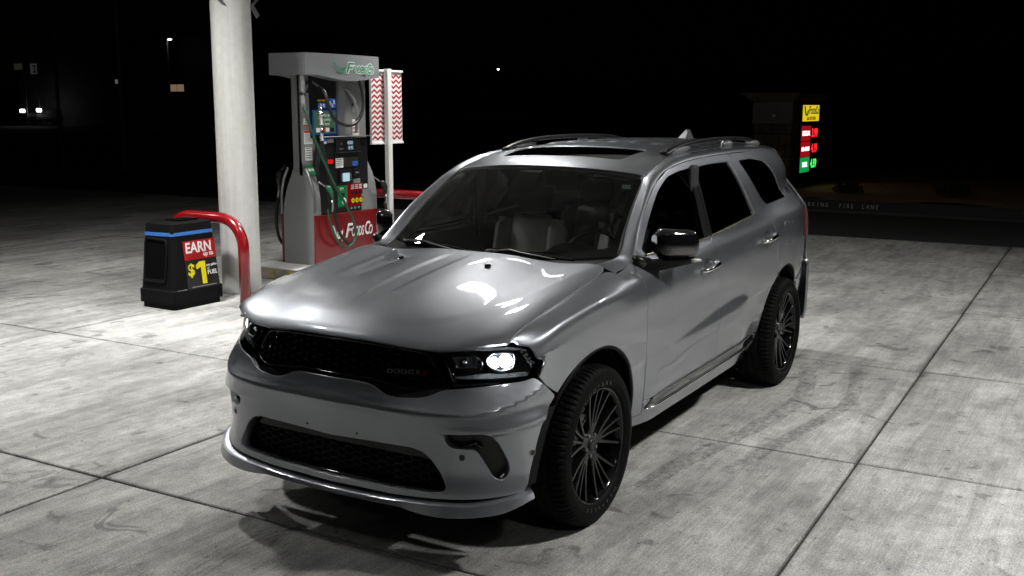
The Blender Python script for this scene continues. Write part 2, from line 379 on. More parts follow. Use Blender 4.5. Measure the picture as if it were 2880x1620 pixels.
def ribbon(pts, w, z, name, mat, parent):
    P = [Vector((*p[:2], z)) for p in crv(pts, 8)]; V = []
    for i, p in enumerate(P):
        t = (P[min(i+1, len(P)-1)]-P[max(i-1, 0)]).normalized(); s = Vector((-t.y, t.x, 0)); V += [p-s*w/2, p+s*w/2]
    return mk(name, V, [(2*i, 2*i+1, 2*i+3, 2*i+2) for i in range(len(P)-1)], mat, parent)
ribbon([(-.55, .93), (-.97, .945), (-1.35, 1.01), (-1.63, 1.05), (-2.14, 1.13), (-2.66, 1.16), (-3.11, 1.09), (-3.61, .96)], .13, .0045, 'tyre_mark', 'tyre_rubber', fc)
ribbon([(-1.0, 1.22), (-1.8, 1.34), (-2.6, 1.46), (-3.2, 1.42), (-3.8, 1.28)], .10, .0045, 'tyre_mark', 'tyre_rubber', fc)
for dy in (0, .03, .075, .105): ribbon([(1.75, -.28+dy), (1.31, -.39+dy), (1.0, -.41+dy), (.80, -.36+dy)], .018, .0045, 'tyre_mark', 'tyre_rubber', fc)
# ---- kerb and planting strip at the far side, with the stencilled lettering
pmat('kerb', (.14, .14, .135), .85, var=(2, .3), bump=(40, .3)); pmat('kerb_paint', (.030, .026, .026), .75, var=(5, .3)); pmat('stencil', (.62, .62, .60), .8)
pmat('gravel', (.20, .14, .075), .95, var=(9, .5), bump=(30, 1.0)); pmat('soil', (.03, .028, .024), .95, var=(5, .4))
def kerb(name, pts, label, h=.15, side_=1, paint='kerb_paint'):
    """kerb stone run along a line, facing +x"""
    P = [Vector((*p, 0)) for p in pts]; V = []
    for i, p in enumerate(P):
        t = (P[min(i+1, len(P)-1)]-P[max(i-1, 0)]).normalized(); s = Vector((-t.y, t.x, 0)); s = s if s.x > 0 else -s
        V += [p+s*.45-Vector((0, 0, .055)), p+s*.02-Vector((0, 0, .045)), p+Vector((0, 0, h-.03)), p-s*.02+Vector((0, 0, h)), p-s*.16+Vector((0, 0, h)), p-s*.16-Vector((0, 0, .06))]
    F = [(i*6+k, i*6+k+1, i*6+7+k, i*6+6+k) for i in range(len(P)-1) for k in range(5)]
    me = mk(name, V, F, 'kerb', None); me.data.materials.append(M[paint])
    for q in me.data.polygons:
        if q.index % 5 in (1, 2): q.material_index = 1
    return tag(me, label, 'kerb')
kr = kerb('kerb', [(-17.0, y) for y in (14, 6, 0, -4, -9, -13)], 'dark kerb lettered fire lane, running behind the price sign')
kr2 = kerb('kerb', [(-16.9, -15.5), (-15.6, -19.0), (-15.4, -20.5), (-16.0, -24), (-16.7, -29.4), (-17.5, -36), (-18, -48)], 'faint curved kerb in the dark behind the waste bin')
for word, y0, y1 in (('PARKING', -2.90, -2.29), ('FIRE', -2.10, -1.79), ('LANE', -1.66, -1.30)):
    y0 -= .0
    for k, ch in enumerate(word):
        text('stencil_letter', ch, .125, 'stencil', kr, (-16.978, y0+(y1-y0)*(k+.5)/len(word), .045), (0, 1, 0), (.12, 0, 1), .0008, .0, .1, .72)
text('stencil_letter', 'NO', .125, 'stencil', kr, (-16.978, -3.18, .045), (0, 1, 0), (.12, 0, 1), .0008, 0, .1, .72)
for word, y0 in (('NO PARKING', -21.6), ('FIRE LANE', -20.9)): pass
pl = MB(); 
V = []; nx_, ny_ = 24, 60
for i in range(nx_+1):
    for j in range(ny_+1):
        x = -17.14-i*.35; y = -13+j*.45; V.append((x, y, .13+.05*math.sin(x*1.7+y)*math.cos(y*1.3)+.03*random.random()))
mk('planting_strip', V, [(i*(ny_+1)+j, (i+1)*(ny_+1)+j, (i+1)*(ny_+1)+j+1, i*(ny_+1)+j+1) for i in range(nx_) for j in range(ny_)], 'gravel', None, True); tag(bpy.data.objects['planting_strip'], kind='structure')
# ================================================================ canopy (overhead, outside the frame) with its luminaires
pmat('canopy_deck', (.36, .36, .355), .6); pmat('canopy_fascia', (.4, .02, .02), .5); emis('luminaire', (1, .985, .96), 55)
cn = thing('canopy', 'flat white forecourt canopy overhead with square downlights', 'canopy', (-1.5, -2.2, CANOPY_Z))
MB().box((-.7, -2.2, CANOPY_Z+.3), (14.6, 18.6, .6)).build('deck', 'canopy_deck', cn)
for i in range(47):
    pass
for (lx, ly, lw, lb) in LAMPS:
    f = MB().box((lx, ly, CANOPY_Z-.012), (.50, .50, .025), None, .008).build('light_fixture', 'canopy_deck', cn)
    MB().box((lx, ly, CANOPY_Z-.027), (.36, .36, .004)).build('luminaire', 'luminaire', f)
pmat('column_paint', (.50, .50, .485), .42, bump=(25, .06))
def grime():      # rain streaks down the shaft and scuffs near the foot
    m = M['column_paint']; nt = m.node_tree; b = nt.nodes['Principled BSDF']; g = nd(nt, 'ShaderNodeNewGeometry'); L = nt.links.new
    mp_ = nd(nt, 'ShaderNodeMapping'); mp_.inputs['Scale'].default_value = (16, 16, .7); L(g.outputs['Position'], mp_.inputs['Vector'])
    n1 = nd(nt, 'ShaderNodeTexNoise'); n1.inputs['Scale'].default_value = 1; n1.inputs['Detail'].default_value = 6; L(mp_.outputs[0], n1.inputs['Vector'])
    n2 = nd(nt, 'ShaderNodeTexNoise'); n2.inputs['Scale'].default_value = 14; n2.inputs['Detail'].default_value = 7; L(g.outputs['Position'], n2.inputs['Vector'])
    r1 = nd(nt, 'ShaderNodeMapRange'); r2 = nd(nt, 'ShaderNodeMapRange')
    for r, a in ((r1, (.30, .65, .86, 1.04)), (r2, (.25, .60, .92, 1.02))):
        for k, x in zip(('From Min', 'From Max', 'To Min', 'To Max'), a): r.inputs[k].default_value = x
    L(n1.outputs['Fac'], r1.inputs['Value']); L(n2.outputs['Fac'], r2.inputs['Value'])
    sp = nd(nt, 'ShaderNodeSeparateXYZ'); L(g.outputs['Position'], sp.inputs[0]); r3 = nd(nt, 'ShaderNodeMapRange')
    ad = nd(nt, 'ShaderNodeMath', operation='MULTIPLY_ADD'); L(n2.outputs['Fac'], ad.inputs[0]); ad.inputs[1].default_value = -.5; L(sp.outputs[2], ad.inputs[2])
    for k, x in zip(('From Min', 'From Max', 'To Min', 'To Max'), (-.30, .12, .60, 1.0)): r3.inputs[k].default_value = x
    L(ad.outputs[0], r3.inputs['Value'])
    m1 = nd(nt, 'ShaderNodeMath', operation='MULTIPLY'); L(r1.outputs[0], m1.inputs[0]); L(r2.outputs[0], m1.inputs[1]); m2 = nd(nt, 'ShaderNodeMath', operation='MULTIPLY'); L(m1.outputs[0], m2.inputs[0]); L(r3.outputs[0], m2.inputs[1])
    sc = nd(nt, 'ShaderNodeVectorMath', operation='SCALE'); sc.inputs[0].default_value = (.52, .52, .50); L(m2.outputs[0], sc.inputs['Scale']); L(sc.outputs[0], b.inputs['Base Color'])
grime()
def column(x, y, label):
    t = thing('canopy_column', label, 'column', (x, y, 0))
    MB().lathe([(.208, 0), (.208, .02), (.2075, CANOPY_Z+.01)], (x, y, 0), (0, 0, 1), 64).build('shaft', 'column_paint', t, True)
    b = MB().lathe([(.223, 0), (.223, .008), (.209, .010)], (x, y, 0), (0, 0, 1), 48).build('base_ring', 'kerb', t)
    # bracket struts near the top
    for s in (-1, 1):
        MB().box((x+s*.30, y+.10, 3.12), (.42, .04, .012), Matrix.Rotation(math.radians(-40*s), 3, 'Y')).build('strut', 'steel', t)
    MB().box((x-.16, y+.19, 2.98), (.05, .012, .14), Matrix.Rotation(math.radians(38), 3, 'Y')).build('strut', 'steel', t)
    return t
column(-3.78, -5.28, 'thick round white steel canopy column beside the black waste bin')
# ================================================================ red guard hoops
pmat('red_paint', (.22, .004, .007), .22, 0, .6, .06, var=(7, .12))
def hoop(x, y0, y1, label, r=.058, h=.86):
    R = .30; pts = [(x, y0, 0), (x, y0, h-R)]
    for k in range(1, 9):
        a = math.pi/2*k/8; pts.append((x, y0+(R-R*math.cos(a))*(1 if y1 > y0 else -1), h-R+R*math.sin(a)))
    q = pts[2:]; q = [(x, y1-(p[1]-y0), p[2]) for p in q[::-1]]
    pts = pts+q+[(x, y1, h-R), (x, y1, 0)]
    o = MB().tube(pts, r, 18).build('guard_hoop', 'red_paint', None, True); o['label'] = label; o['category'] = 'guard rail'; o['group'] = 'red guard hoops at the ends of the pump island'
hoop(-3.29, -4.735, -5.80, 'red tube guard hoop in front of the round column, near the bin')
hoop(-6.62, -4.62, -5.95, 'red tube guard hoop beyond the pump, behind the zigzag sign post')
# ================================================================ pump island
pmat('island_concrete', (.46, .455, .43), .75, var=(5, .15), bump=(40, .2)); pmat('stainless', (.33, .31, .25), .32, 1, var=(6, .2)); pmat('yellow_paint', (.55, .42, .03), .5)
isl = thing('pump_island', 'raised concrete pump island with a metal edge and yellow ring mark', 'island', (-5.6, -5.43, 0))
MB().box((-5.50, -5.43, .066), (2.0, .90, .132)).build('metal_edge', 'stainless', isl)
MB().box((-5.50, -5.43, .141), (2.03, .93, .018), None, .006).build('island_top', 'island_concrete', isl)
MB().tube([(-4.497, -5.52+.030*math.cos(a), .072+.040*math.sin(a)) for a in np.linspace(0, 2*math.pi, 25)[:-1]], .0055, 6, closed=True).build('ring_mark', 'yellow_paint', isl)
MB().box((-4.497, -5.17, .066), (.004, .22, .11)).build('yellow_patch', 'yellow_paint', isl)
# ================================================================ fuel dispenser
pmat('pump_grey', (.27, .28, .28), .38, .35, var=(4, .08)); pmat('pump_red', (.17, .003, .005), .3, 0, .5, .05); pmat('pump_black', (.010, .010, .011), .35); pmat('pump_header', (.30, .31, .32), .4, .3)
pmat('white_print', (.75, .75, .74), .5); pmat('red_print', (.5, .02, .02), .5); pmat('green_print', (.02, .22, .09), .45); pmat('blue_print', (.03, .10, .42), .5); pmat('yellow_print', (.75, .48, .02), .5); pmat('black_print', (.012, .012, .012), .5); pmat('grey_print', (.22, .22, .22), .5); pmat('logo_green', (.04, .30, .14), .45)
pmat('hose_green', (.012, .060, .032), .38); pmat('hose_black', (.010, .010, .010), .42); pmat('nozzle_green', (.015, .11, .06), .35)
emis('screen_blue', (.04, .15, .50), .30); emis('screen_green', (.10, .20, .13), .42); emis('screen_text', (.75, .85, .72), .45); emis('screen_key', (.55, .85, .95), .75); emis('lcd', (.45, .68, .85), .75); emis('icon_blue', (.05, .20, .65), .35); emis('icon_amber', (.7, .35, .05), .4); emis('grade_green', (.02, .30, .09), .40); emis('grade_red', (.38, .005, .010), .42); emis('grade_yellow', (.85, .55, .02), .6); emis('red_lit', (.8, .02, .01), .7)
PX, PY0, PY1 = -4.86, -5.70, -5.16
pump = thing('fuel_dispenser', 'grey and red fuel pump numbered 2 with green and black hoses', 'fuel pump', (-5.45, -5.43, .15))
# cabinet
cabn = MB().box((-5.45, -5.43, .44), (1.14, .46, .58)).build('cabinet', 'pump_grey', pump)
for s, y in ((1, -5.163), (-1, -5.697)):
    MB().box((-5.45, y-.012*s, .4405), (1.18, .024, .575), None, .004).build('red_panel', 'pump_red', pump)
prof = [(-5.645, .151), (-5.185, .151), (-5.178, .74), (-5.180, .92), (-5.20, 1.06), (-5.245, 1.19), (-5.30, 1.29), (-5.335, 1.36), (-5.335, 2.36), (-5.455, 2.36), (-5.455, 1.34), (-5.465, 1.27), (-5.50, 1.19), (-5.565, 1.06), (-5.61, .92), (-5.64, .74)]
for x0, x1 in ((-4.845, -4.985), (-5.74, -6.04)):
    MB().prism(prof, x0, x1, ((0, 1, 0), (0, 0, 1), (1, 0, 0)), (0, 0, 0)).build('side_pylon', 'pump_grey', pump)
rim_l = [(-5.18, .735), (-5.182, .92), (-5.20, 1.06), (-5.245, 1.19), (-5.295, 1.285)]
for s in (1, -1):
    MB().tube([(-4.865, y if s > 0 else -10.86-y, z) for y, z in crv(rim_l, 5)], .020, 8).build('pylon_edge', 'steel', pump, True)
# bevelled number column on the front corner
MB().prism([(0, 1.20), (.275, 1.20), (.235, 1.36), (.235, 2.36), (0, 2.36)], 0, .05, ((-1, 0, 0), (0, 0, 1), (0, 1, 0)), (-4.845, -5.365, 0)).build('number_column', 'pump_grey', pump)
MB().prism([(0, 1.64), (.37, 1.64), (.37, 2.36), (0, 2.36)], 0, .05, ((-1, 0, 0), (0, 0, 1), (0, 1, 0)), (-5.44, -5.30, 0)).build('number_column', 'pump_grey', pump)
yF = -5.245
# black fascia
MB().prism([(0, .745), (.90, .745), (.90, 1.62), (.10, 1.64), (.0, 1.30)], 0, .08, ((-1, 0, 0), (0, 0, 1), (0, 1, 0)), (-4.985, -5.27, 0)).build('control_fascia', 'pump_black', pump)
MB().box((-5.22, -5.40, 1.99), (.47, .22, .72)).build('screen_housing', 'pump_black', pump)
MB().box((-5.47, -5.185, 1.640), (.88, .06, .012), None, .004).build('fascia_hood', 'steel', pump)
def decal(name, x0, x1, z0, z1, mat, y=-5.187, parent=None, t=.004):
    return MB().box(((x0+x1)/2, y, (z0+z1)/2), (abs(x1-x0), t, abs(z1-z0))).build(name, mat, parent or pump)
FX_, FU = (-1, 0, 0), (0, 0, 1)
def ptext(s, x, z, size, mat, y=-5.184, bold=0., shear=0., sx=1., parent=None): return text('lettering', s, size, mat, parent or pump, (x, y, z), FX_, FU, .0006, bold, shear, sx)
yc = -5.312
text('lettering', '2', .2, 'black_print', pump, (-4.990, yc, 2.222), FX_, FU, .0006, .012, 0, fit=(.115, .150))
d = decal('decal', -4.880, -5.025, 1.775, 1.855, 'white_print', yc); ptext('OPEN', -4.952, 1.833, .042, 'black_print', yc+.0035, .0012, 0, 1., d); ptext('24 HOURS', -4.952, 1.803, .026, 'black_print', yc+.0035, .0008, 0, 1., d); decal('decal_band', -4.880, -5.025, 1.775, 1.787, 'red_print', yc+.002, d)
d = decal('decal', -4.880, -5.025, 1.56, 1.72, 'white_print', yc); decal('decal_band', -4.883, -5.022, 1.69, 1.717, 'red_print', yc+.002, d)
for k in range(7): decal('print_line', -4.895, -5.010-.0*k, 1.672-.015*k, 1.677-.015*k, 'grey_print', yc+.0022, d)
d = decal('decal', -4.895, -5.005, 1.37, 1.525, 'white_print', yc)
for k in range(5): decal('print_line', -4.905, -4.995, 1.507-.028*k, 1.520-.028*k, 'grey_print', yc+.0022, d)
d = mk('decal', [(-4.86, yc+.004, 1.315), (-5.03, yc+.004, 1.315), (-5.07, -5.235, 1.205), (-4.89, -5.235, 1.205)], [(3, 2, 1, 0)], 'green_print', pump); text('lettering', 'R99', .1, 'white_print', d, (-4.965, -5.268, 1.255), FX_, (0, -.55, 1), .0006, .003, 0, fit=(.135, .055))
# video screen and topper tiles
y2 = -5.286
s_ = decal('video_screen', -5.005, -5.425, 1.665, 1.955, 'screen_blue', y2); decal('screen_picture', -5.03, -5.40, 1.685, 1.935, 'screen_green', y2+.003, s_)
for k, tx in enumerate(('Always get', 'the points', 'on hand')): ptext(tx, -5.225, 1.895-.052*k, .052, 'screen_text', y2+.006, .0005, 0, .85, s_)
for k, mt in enumerate(('white_print', 'red_print', 'white_print', 'black_print')): decal('screen_icon', -5.06-.082*k, -5.125-.082*k, 1.695, 1.745, mt, y2+.006, s_)
decal('topper_tile', -5.11, -5.25, 1.975, 2.035, 'icon_blue', y2); ptext('PLAY NOW', -5.18, 2.062, .030, 'icon_amber', y2+.003, .0008)
decal('topper_tile', -5.275, -5.42, 1.975, 2.085, 'icon_blue', y2)
for dx, dz in ((.03, .045), (.07, .02), (.10, .06)): decal('tile_figure', -5.275-dx, -5.275-dx-.028, 1.985+dz-.02, 1.985+dz+.025, 'white_print', y2+.003)
for dx in (.03, .08): decal('tile_figure', -5.11-dx, -5.11-dx-.025, 1.985, 2.025, 'white_print', y2+.003)
# displays and keypads on the fascia
dp = decal('price_display', -5.27, -5.72, 1.45, 1.62, 'pump_black', -5.178, None, .02); 
for z in (1.452, 1.618): decal('display_edge', -5.265, -5.725, z-.004, z+.004, 'steel', -5.170, dp, .010)
ptext('4500', -5.53, 1.562, .058, 'lcd', -5.166, .0006, 0, .9, dp); ptext('8.92', -5.54, 1.502, .058, 'lcd', -5.166, .0006, 0, .9, dp); ptext('Gallons', -5.37, 1.495, .026, 'grey_print', -5.166, 0, 0, 1, dp); ptext('$', -5.37, 1.555, .034, 'grey_print', -5.166, 0, 0, 1, dp)
decal('decal', -5.06, -5.125, 1.56, 1.62, 'icon_blue'); decal('decal', -5.062, -5.122, 1.562, 1.588, 'white_print', -5.184); decal('decal', -5.14, -5.25, 1.572, 1.62, 'grey_print')
decal('stop_button', -5.12, -5.22, 1.325, 1.375, 'red_lit', -5.180, None, .016)
d = decal('receipt_notice', -5.27, -5.405, 1.27, 1.385, 'white_print', -5.178)
for k in range(4): decal('print_line', -5.28, -5.39, 1.366-.022*k, 1.374-.022*k, 'grey_print', -5.175, d)
decal('steel_plate', -5.41, -5.70, 1.275, 1.39, 'stainless', -5.186); decal('decal', -5.58, -5.68, 1.28, 1.34, 'blue_print', -5.180)
k_ = decal('keypad', -5.32, -5.545, 1.07, 1.245, 'pump_black', -5.170, None, .03); decal('keypad_screen', -5.365, -5.49, 1.105, 1.205, 'screen_key', -5.153, k_)
for sx_ in (0, 1):
    for k in range(4): decal('soft_key', (-5.338 if sx_ == 0 else -5.510), (-5.350 if sx_ == 0 else -5.522), 1.115+.022*k, 1.125+.022*k, 'grey_print', -5.153, k_)
decal('card_reader', -5.565, -5.67, 1.15, 1.25, 'pump_black', -5.165, None, .05); decal('card_slot', -5.585, -5.65, 1.195, 1.21, 'grey_print', -5.138, None, .006); decal('receipt_slot', -5.575, -5.70, 1.07, 1.125, 'grey_print', -5.172, None, .02)
g_ = decal('grade_panel', -5.30, -5.472, .80, 1.055, 'grade_green', -5.184); ptext('R99', -5.37, 1.015, .042, 'white_print', -5.180, .001, 0, 1, g_); decal('grade_button', -5.36, -5.41, .925, .965, 'pump_black', -5.176, g_, .014)
MB().lathe([(.040, 0), (.036, .006), (.0005, .006)], (-5.41, -5.182, .865), (0, 1, 0), 20).build('octane_mark', 'white_print', g_)
r_ = decal('grade_panel', -5.474, -5.765, .795, 1.07, 'grade_red', -5.184)
MB().box((-5.645, -5.180, .860), (.225, .006, .085), None, .002).build('octane_plate', 'pump_black', r_)
for k in range(3):
    xx = -5.572-.075*k; MB().lathe([(.032, 0), (.028, .005), (.0005, .005)], (xx, -5.176, .862), (0, 1, 0), 20).build('octane_mark', 'grade_yellow', r_); ptext(('87', '89', '91')[k], xx, .862, .026, 'black_print', -5.168, .0006, 0, .9, r_)
    decal('grade_button', xx+.025, xx-.025, .94, .975, 'pump_black', -5.176, r_, .014); 
    for q in range(3): decal('print_line', xx+.027, xx-.027, 1.002+.021*q, 1.012+.021*q, 'white_print', -5.181, r_)
for k in range(3): MB().lathe([(.018, 0), (.0005, .002)], (-5.55-.07*k, -5.186, .772), (0, 1, 0), 14).build('round_decal', 'grey_print', pump)
decal('decal', -5.78, -5.875, .775, .825, 'grey_print'); decal('decal', -5.79, -5.86, 1.00, 1.05, 'white_print', -5.184)
yc = -5.247
d = decal('decal', -5.675, -5.775, 1.915, 2.04, 'grey_print', yc); decal('decal_band', -5.678, -5.772, 2.0, 2.035, 'black_print', yc+.002, d)
d = decal('decal', -5.675, -5.80, 1.645, 1.84, 'white_print', yc)
for k in range(3): decal('decal_band', -5.68, -5.795, 1.68+.05*k, 1.692+.05*k, 'red_print', yc+.002, d)
# header: bowed front and underside
V = []; F = []; N_ = 18
for i in range(N_+1):
    f = i/N_; x = -4.76-1.33*f; bow = .05*math.sin(math.pi*f); zb = 2.352-.055*math.sin(math.pi*max(0, (f-.1)/.9))**1.5-.01*f; zt = 2.597
    V += [(x, -5.15+bow, zt), (x, -5.145+bow, zb), (x, -5.71-bow, zb), (x, -5.705-bow, zt)]
for i in range(N_):
    for k in range(4): F.append((i*4+k, i*4+(k+1) % 4, i*4+4+(k+1) % 4, i*4+4+k))
F += [(0, 3, 2, 1), tuple(N_*4+k for k in range(4))]
hd_ = mk('header', V, F, 'pump_header', pump)
MB().box((-4.757, -5.43, 2.478), (.006, .50, .20)).build('header_end', 'pump_header', hd_)
def logo(fc_, oo, cc, o2, z0, z1, y, mat, outline, parent, cart, bow=None):
    """cart swoosh and slanted lettering; boxes are (x left, x right)"""
    h = z1-z0; yy_ = (lambda x: y+bow(x)) if bow else (lambda x: y)
    for s, (a, b), k, sh in (('F', fc_, 1.0, .3), ('OODS', oo, .72, .2), ('C', cc, .98, .2), ('O', o2, .70, .2)):
        c = (a+b)/2; hh = h*k
        if outline: text('lettering', s, .2, outline, parent, (c, yy_(c)-.001, z0+hh/2), FX_, FU, .0006, .018, sh, fit=(abs(b-a)+.022, hh+.022))
        text('lettering', s, .2, mat, parent, (c, yy_(c)+.0006, z0+hh/2), FX_, FU, .0006, .004, sh, fit=(abs(b-a), hh))
    x0, x1 = cart; w = abs(x1-x0)
    def flat(m_, cx): m_.V = [(v[0], yy_(cx)+.001+(v[1]-yy_(cx))*.06, v[2]) for v in m_.V]; return m_
    c = [(x0, z1), (x0-w*.14, z1-h*.20), (x0-w*.28, z0+h*.45), (x0-w*.40, z0+h*.16), (x0-w*.62, z0+h*.06), (x0-w*.88, z0+h*.20), (x0-w, z0+h*.62)]
    P = crv([(a, yy_(a), b) for a, b in c], 5); flat(MB().tube(P, [h*.02]*2+[h*.075]*(len(P)-4)+[h*.03]*2, 6), x0-w/2).build('cart_mark', mat, parent)
    for k in range(3):
        a = x0-w*(.46+.16*k); flat(MB().tube([(a, yy_(a), z0+h*.16), (a-w*.05, yy_(a), z0+h*.52)], h*.055, 6), a).build('cart_mark', mat, parent)
hb = lambda x: .05*math.sin(math.pi*max(0, min(1, (-4.76-x)/1.33)))
logo((-5.40, -5.545), (-5.53, -5.80), (-5.825, -5.905), (-5.885, -5.955), 2.385, 2.505, -5.1415, 'logo_green', 'white_print', hd_, (-5.18, -5.385), hb)
logo((-5.38, -5.535), (-5.50, -5.735), (-5.755, -5.86), (-5.83, -5.905), .425, .595, -5.1485, 'white_print', None, pump, (-5.15, -5.33))
for k in (0, 1): MB().lathe([(.012, 0), (.0005, .002)], (-5.22-.10*k, -5.149, .40), (0, 1, 0), 12).build('cart_wheel', 'white_print', pump)
# hoses and nozzles
def hose(name, pts, r, mat): return MB().tube(crv(pts, 7), r, 10).build(name, mat, pump, True)
hose('hose', [(-4.70, -5.15, 2.04), (-4.68, -5.10, 1.95), (-4.70, -5.04, 1.75), (-4.82, -5.02, 1.48), (-5.07, -5.03, 1.09), (-5.30, -5.04, .80), (-5.43, -5.05, .61), (-5.455, -5.05, .45), (-5.39, -5.05, .355), (-5.26, -5.05, .33), (-5.12, -5.05, .42), (-5.04, -5.06, .56), (-5.01, -5.08, .72), (-5.005, -5.09, .80)], .0165, 'hose_green')
hose('hose', [(-5.06, -5.22, 2.22), (-5.05, -5.12, 2.14), (-5.06, -5.07, 1.96), (-5.13, -5.05, 1.84), (-5.33, -5.05, 1.775), (-5.52, -5.05, 1.81), (-5.65, -5.06, 1.96), (-5.675, -5.08, 2.16), (-5.66, -5.12, 2.31)], .021, 'hose_black')
hose('hose', [(-5.0, -5.15, 1.62), (-5.04, -5.12, 1.35), (-5.10, -5.10, 1.05), (-5.13, -5.09, .75), (-5.20, -5.08, .50), (-5.33, -5.08, .37), (-5.40, -5.08, .36)], .019, 'hose_black')
hose('hose', [(-5.50, -5.30, 2.22), (-5.57, -5.22, 2.18), (-5.63, -5.17, 2.05), (-5.66, -5.16, 1.85), (-5.67, -5.18, 1.68)], .020, 'grey_print')
hose('hose', [(-6.10, -5.10, .80), (-6.14, -5.08, .55), (-6.12, -5.08, .35), (-6.04, -5.10, .27)], .02, 'hose_black')
hose('hose', [(-4.96, -5.80, 1.02), (-4.94, -5.83, .80), (-4.92, -5.83, .57), (-4.95, -5.80, .39), (-5.03, -5.74, .28)], .020, 'hose_black')
MB().tube([(-4.965, -5.13, 2.0), (-4.970, -5.12, 1.78)], [.022, .024], 14).tube([(-4.968, -5.125, 1.93), (-4.969, -5.123, 1.88)], .028, 14).tube([(-4.970, -5.12, 1.78), (-4.985, -5.13, 1.60)], .02, 10).build('hose_coupling', 'chrome', pump, True)
MB().tube([(-4.755, -5.20, 2.34), (-4.735, -5.18, 2.24), (-4.715, -5.17, 2.14), (-4.70, -5.15, 2.04), (-4.685, -5.12, 1.97)], [.02, .026, .022, .026, .019], 12).build('hose_swivel', 'grey_print', pump, True)
MB().box((-4.715, -5.17, 2.13), (.075, .05, .035), Matrix.Rotation(math.radians(-20), 3, 'Y'), .008).build('hose_clip', 'pump_black', pump)
for p, q in (((-5.02, -5.33, 2.30), (-5.06, -5.22, 2.22)), ((-5.40, -5.25, 2.10), (-5.50, -5.30, 2.24))):
    MB().tube([p, q], .012, 8).build('hose_retractor', 'steel', pump)
def nozzle(x, y, z, mat, flip=1):
    n = MB().tube([(x-.03*flip, y, z+.075), (x-.06*flip, y+.01, z+.05), (x-.085*flip, y+.02, z), (x-.095*flip, y+.03, z-.09)], [.022, .042, .040, .022], 12, flat=.8)
    o = n.build('nozzle', mat, pump, True)
    MB().tube(crv([(x-.02*flip, y-.005, z+.07), (x+.03*flip, y-.01, z+.10), (x+.07*flip, y-.03, z+.125)], 4), .0105, 8).build('spout', 'steel', o, True)
    MB().tube(crv([(x-.04*flip, y+.02, z), (x-.03*flip, y+.03, z-.08), (x-.07*flip, y+.035, z-.14), (x-.095*flip, y+.03, z-.10)], 4), .006, 6).build('trigger_guard', 'pump_black', o, True)
    MB().tube([(x-.095*flip, y+.03, z-.08), (x-.10*flip, y+.03, z-.16), (x-.10*flip, y+.02, z-.24)], [.018, .02, .017], 10).build('nozzle_swivel', 'steel', o, True)
nozzle(-4.99, -5.12, 1.00, 'nozzle_green'); nozzle(-6.02, -5.12, 1.00, 'pump_black'); nozzle(-5.02, -5.80, 1.16, 'pump_black', -1)
# ================================================================ post with the red zigzag panel
pmat('white_paint', (.80, .80, .79), .45); pmat('banner_white', (.78, .77, .75), .6); pmat('banner_red', (.30, .010, .022), .6)
sp_ = thing('zigzag_sign_post', 'white post carrying a tall red and white zigzag panel', 'sign', (-6.53, -5.40, .15))
MB().box((-6.53, -5.355, 1.31), (.085, .07, 2.32), None, .006).build('post', 'white_paint', sp_)
pn = MB().box((-6.565, -5.415, 1.985), (.64, .03, .89)).build('panel', 'banner_white', sp_)
for z in (2.445, 1.528): MB().box((-6.565, -5.405, z), (.66, .05, .028), None, .004).build('panel_rail', 'white_paint', sp_)
per, rh = .112, .0655
for r in range(13):
    V = []; z0 = 1.560+r*rh; K = 12
    for i in range(K):
        x = -6.25-.63*i/(K-1); z = z0+(.038 if i % 2 else 0); V += [(x, -5.3985, z), (x, -5.3985, z+.030)]
    mk('zigzag_stripe', V, [(2*i, 2*i+1, 2*i+3, 2*i+2) for i in range(K-1)], 'banner_red', pn)
# ================================================================ waste bin with the fuel advert
pmat('bin_plastic', (.006, .006, .0065), .55, bump=(300, .15), spec=.08); pmat('opening_shade', (.002, .002, .002), .9, spec=.05); pmat('bag_blue', (.04, .16, .48), .3, var=(30, .3)); pmat('poster_black', (.014, .014, .015), .25); pmat('poster_red', (.33, .006, .010), .3); pmat('poster_yellow', (.72, .62, .005), .4)
bx_, by_ = -2.913, -5.245
wb = thing('waste_bin', 'black plastic forecourt waste bin with blue liner and fuel advert', 'bin', (bx_, by_, 0))
def ring_(hx_, hy_, z, c): return [(bx_-hx_+c, by_-hy_, z), (bx_+hx_-c, by_-hy_, z), (bx_+hx_, by_-hy_+c, z), (bx_+hx_, by_+hy_-c, z), (bx_+hx_-c, by_+hy_, z), (bx_-hx_+c, by_+hy_, z), (bx_-hx_, by_+hy_-c, z), (bx_-hx_, by_-hy_+c, z)]
def stack(levels):
    V = []; F = []
    for l in levels: V += ring_(*l)
    n = len(levels)
    for i in range(n-1):
        for k in range(8): F.append((i*8+k, i*8+(k+1) % 8, i*8+8+(k+1) % 8, i*8+8+k))
    return V, F+[tuple(range(7, -1, -1)), tuple((n-1)*8+k for k in range(8))]
V, F = stack([(.305, .235, 0, .02), (.305, .235, .05, .02), (.325, .255, .055, .02), (.325, .255, .185, .02), (.312, .245, .195, .03), (.274, .207, .735, .03)])
bb = mk('bin_body', V, F, 'bin_plastic', wb, angle=30)
V, F = stack([(.277, .210, .728, .03), (.274, .207, .762, .03)]); bag = mk('bin_liner', V, F, 'bag_blue', wb)
for v in bag.data.vertices: v.co.z += .004*math.sin(v.co.x*60+v.co.y*43)
V, F = stack([(.273, .206, .752, .025), (.260, .196, .845, .025), (.245, .182, .856, .03)]); ld = mk('bin_lid', V, F, 'bin_plastic', wb, angle=30)
MB().box((bx_-.06, by_-.02, .8655), (.26, .20, .008)).build('lid_opening_shade', 'opening_shade', ld)  # thin plate on the closed lid, black for the shade of an opening
for (u0, v0, u1, v1) in ((-.20, .09, .08, .12), (-.20, -.16, .08, -.13)): pass
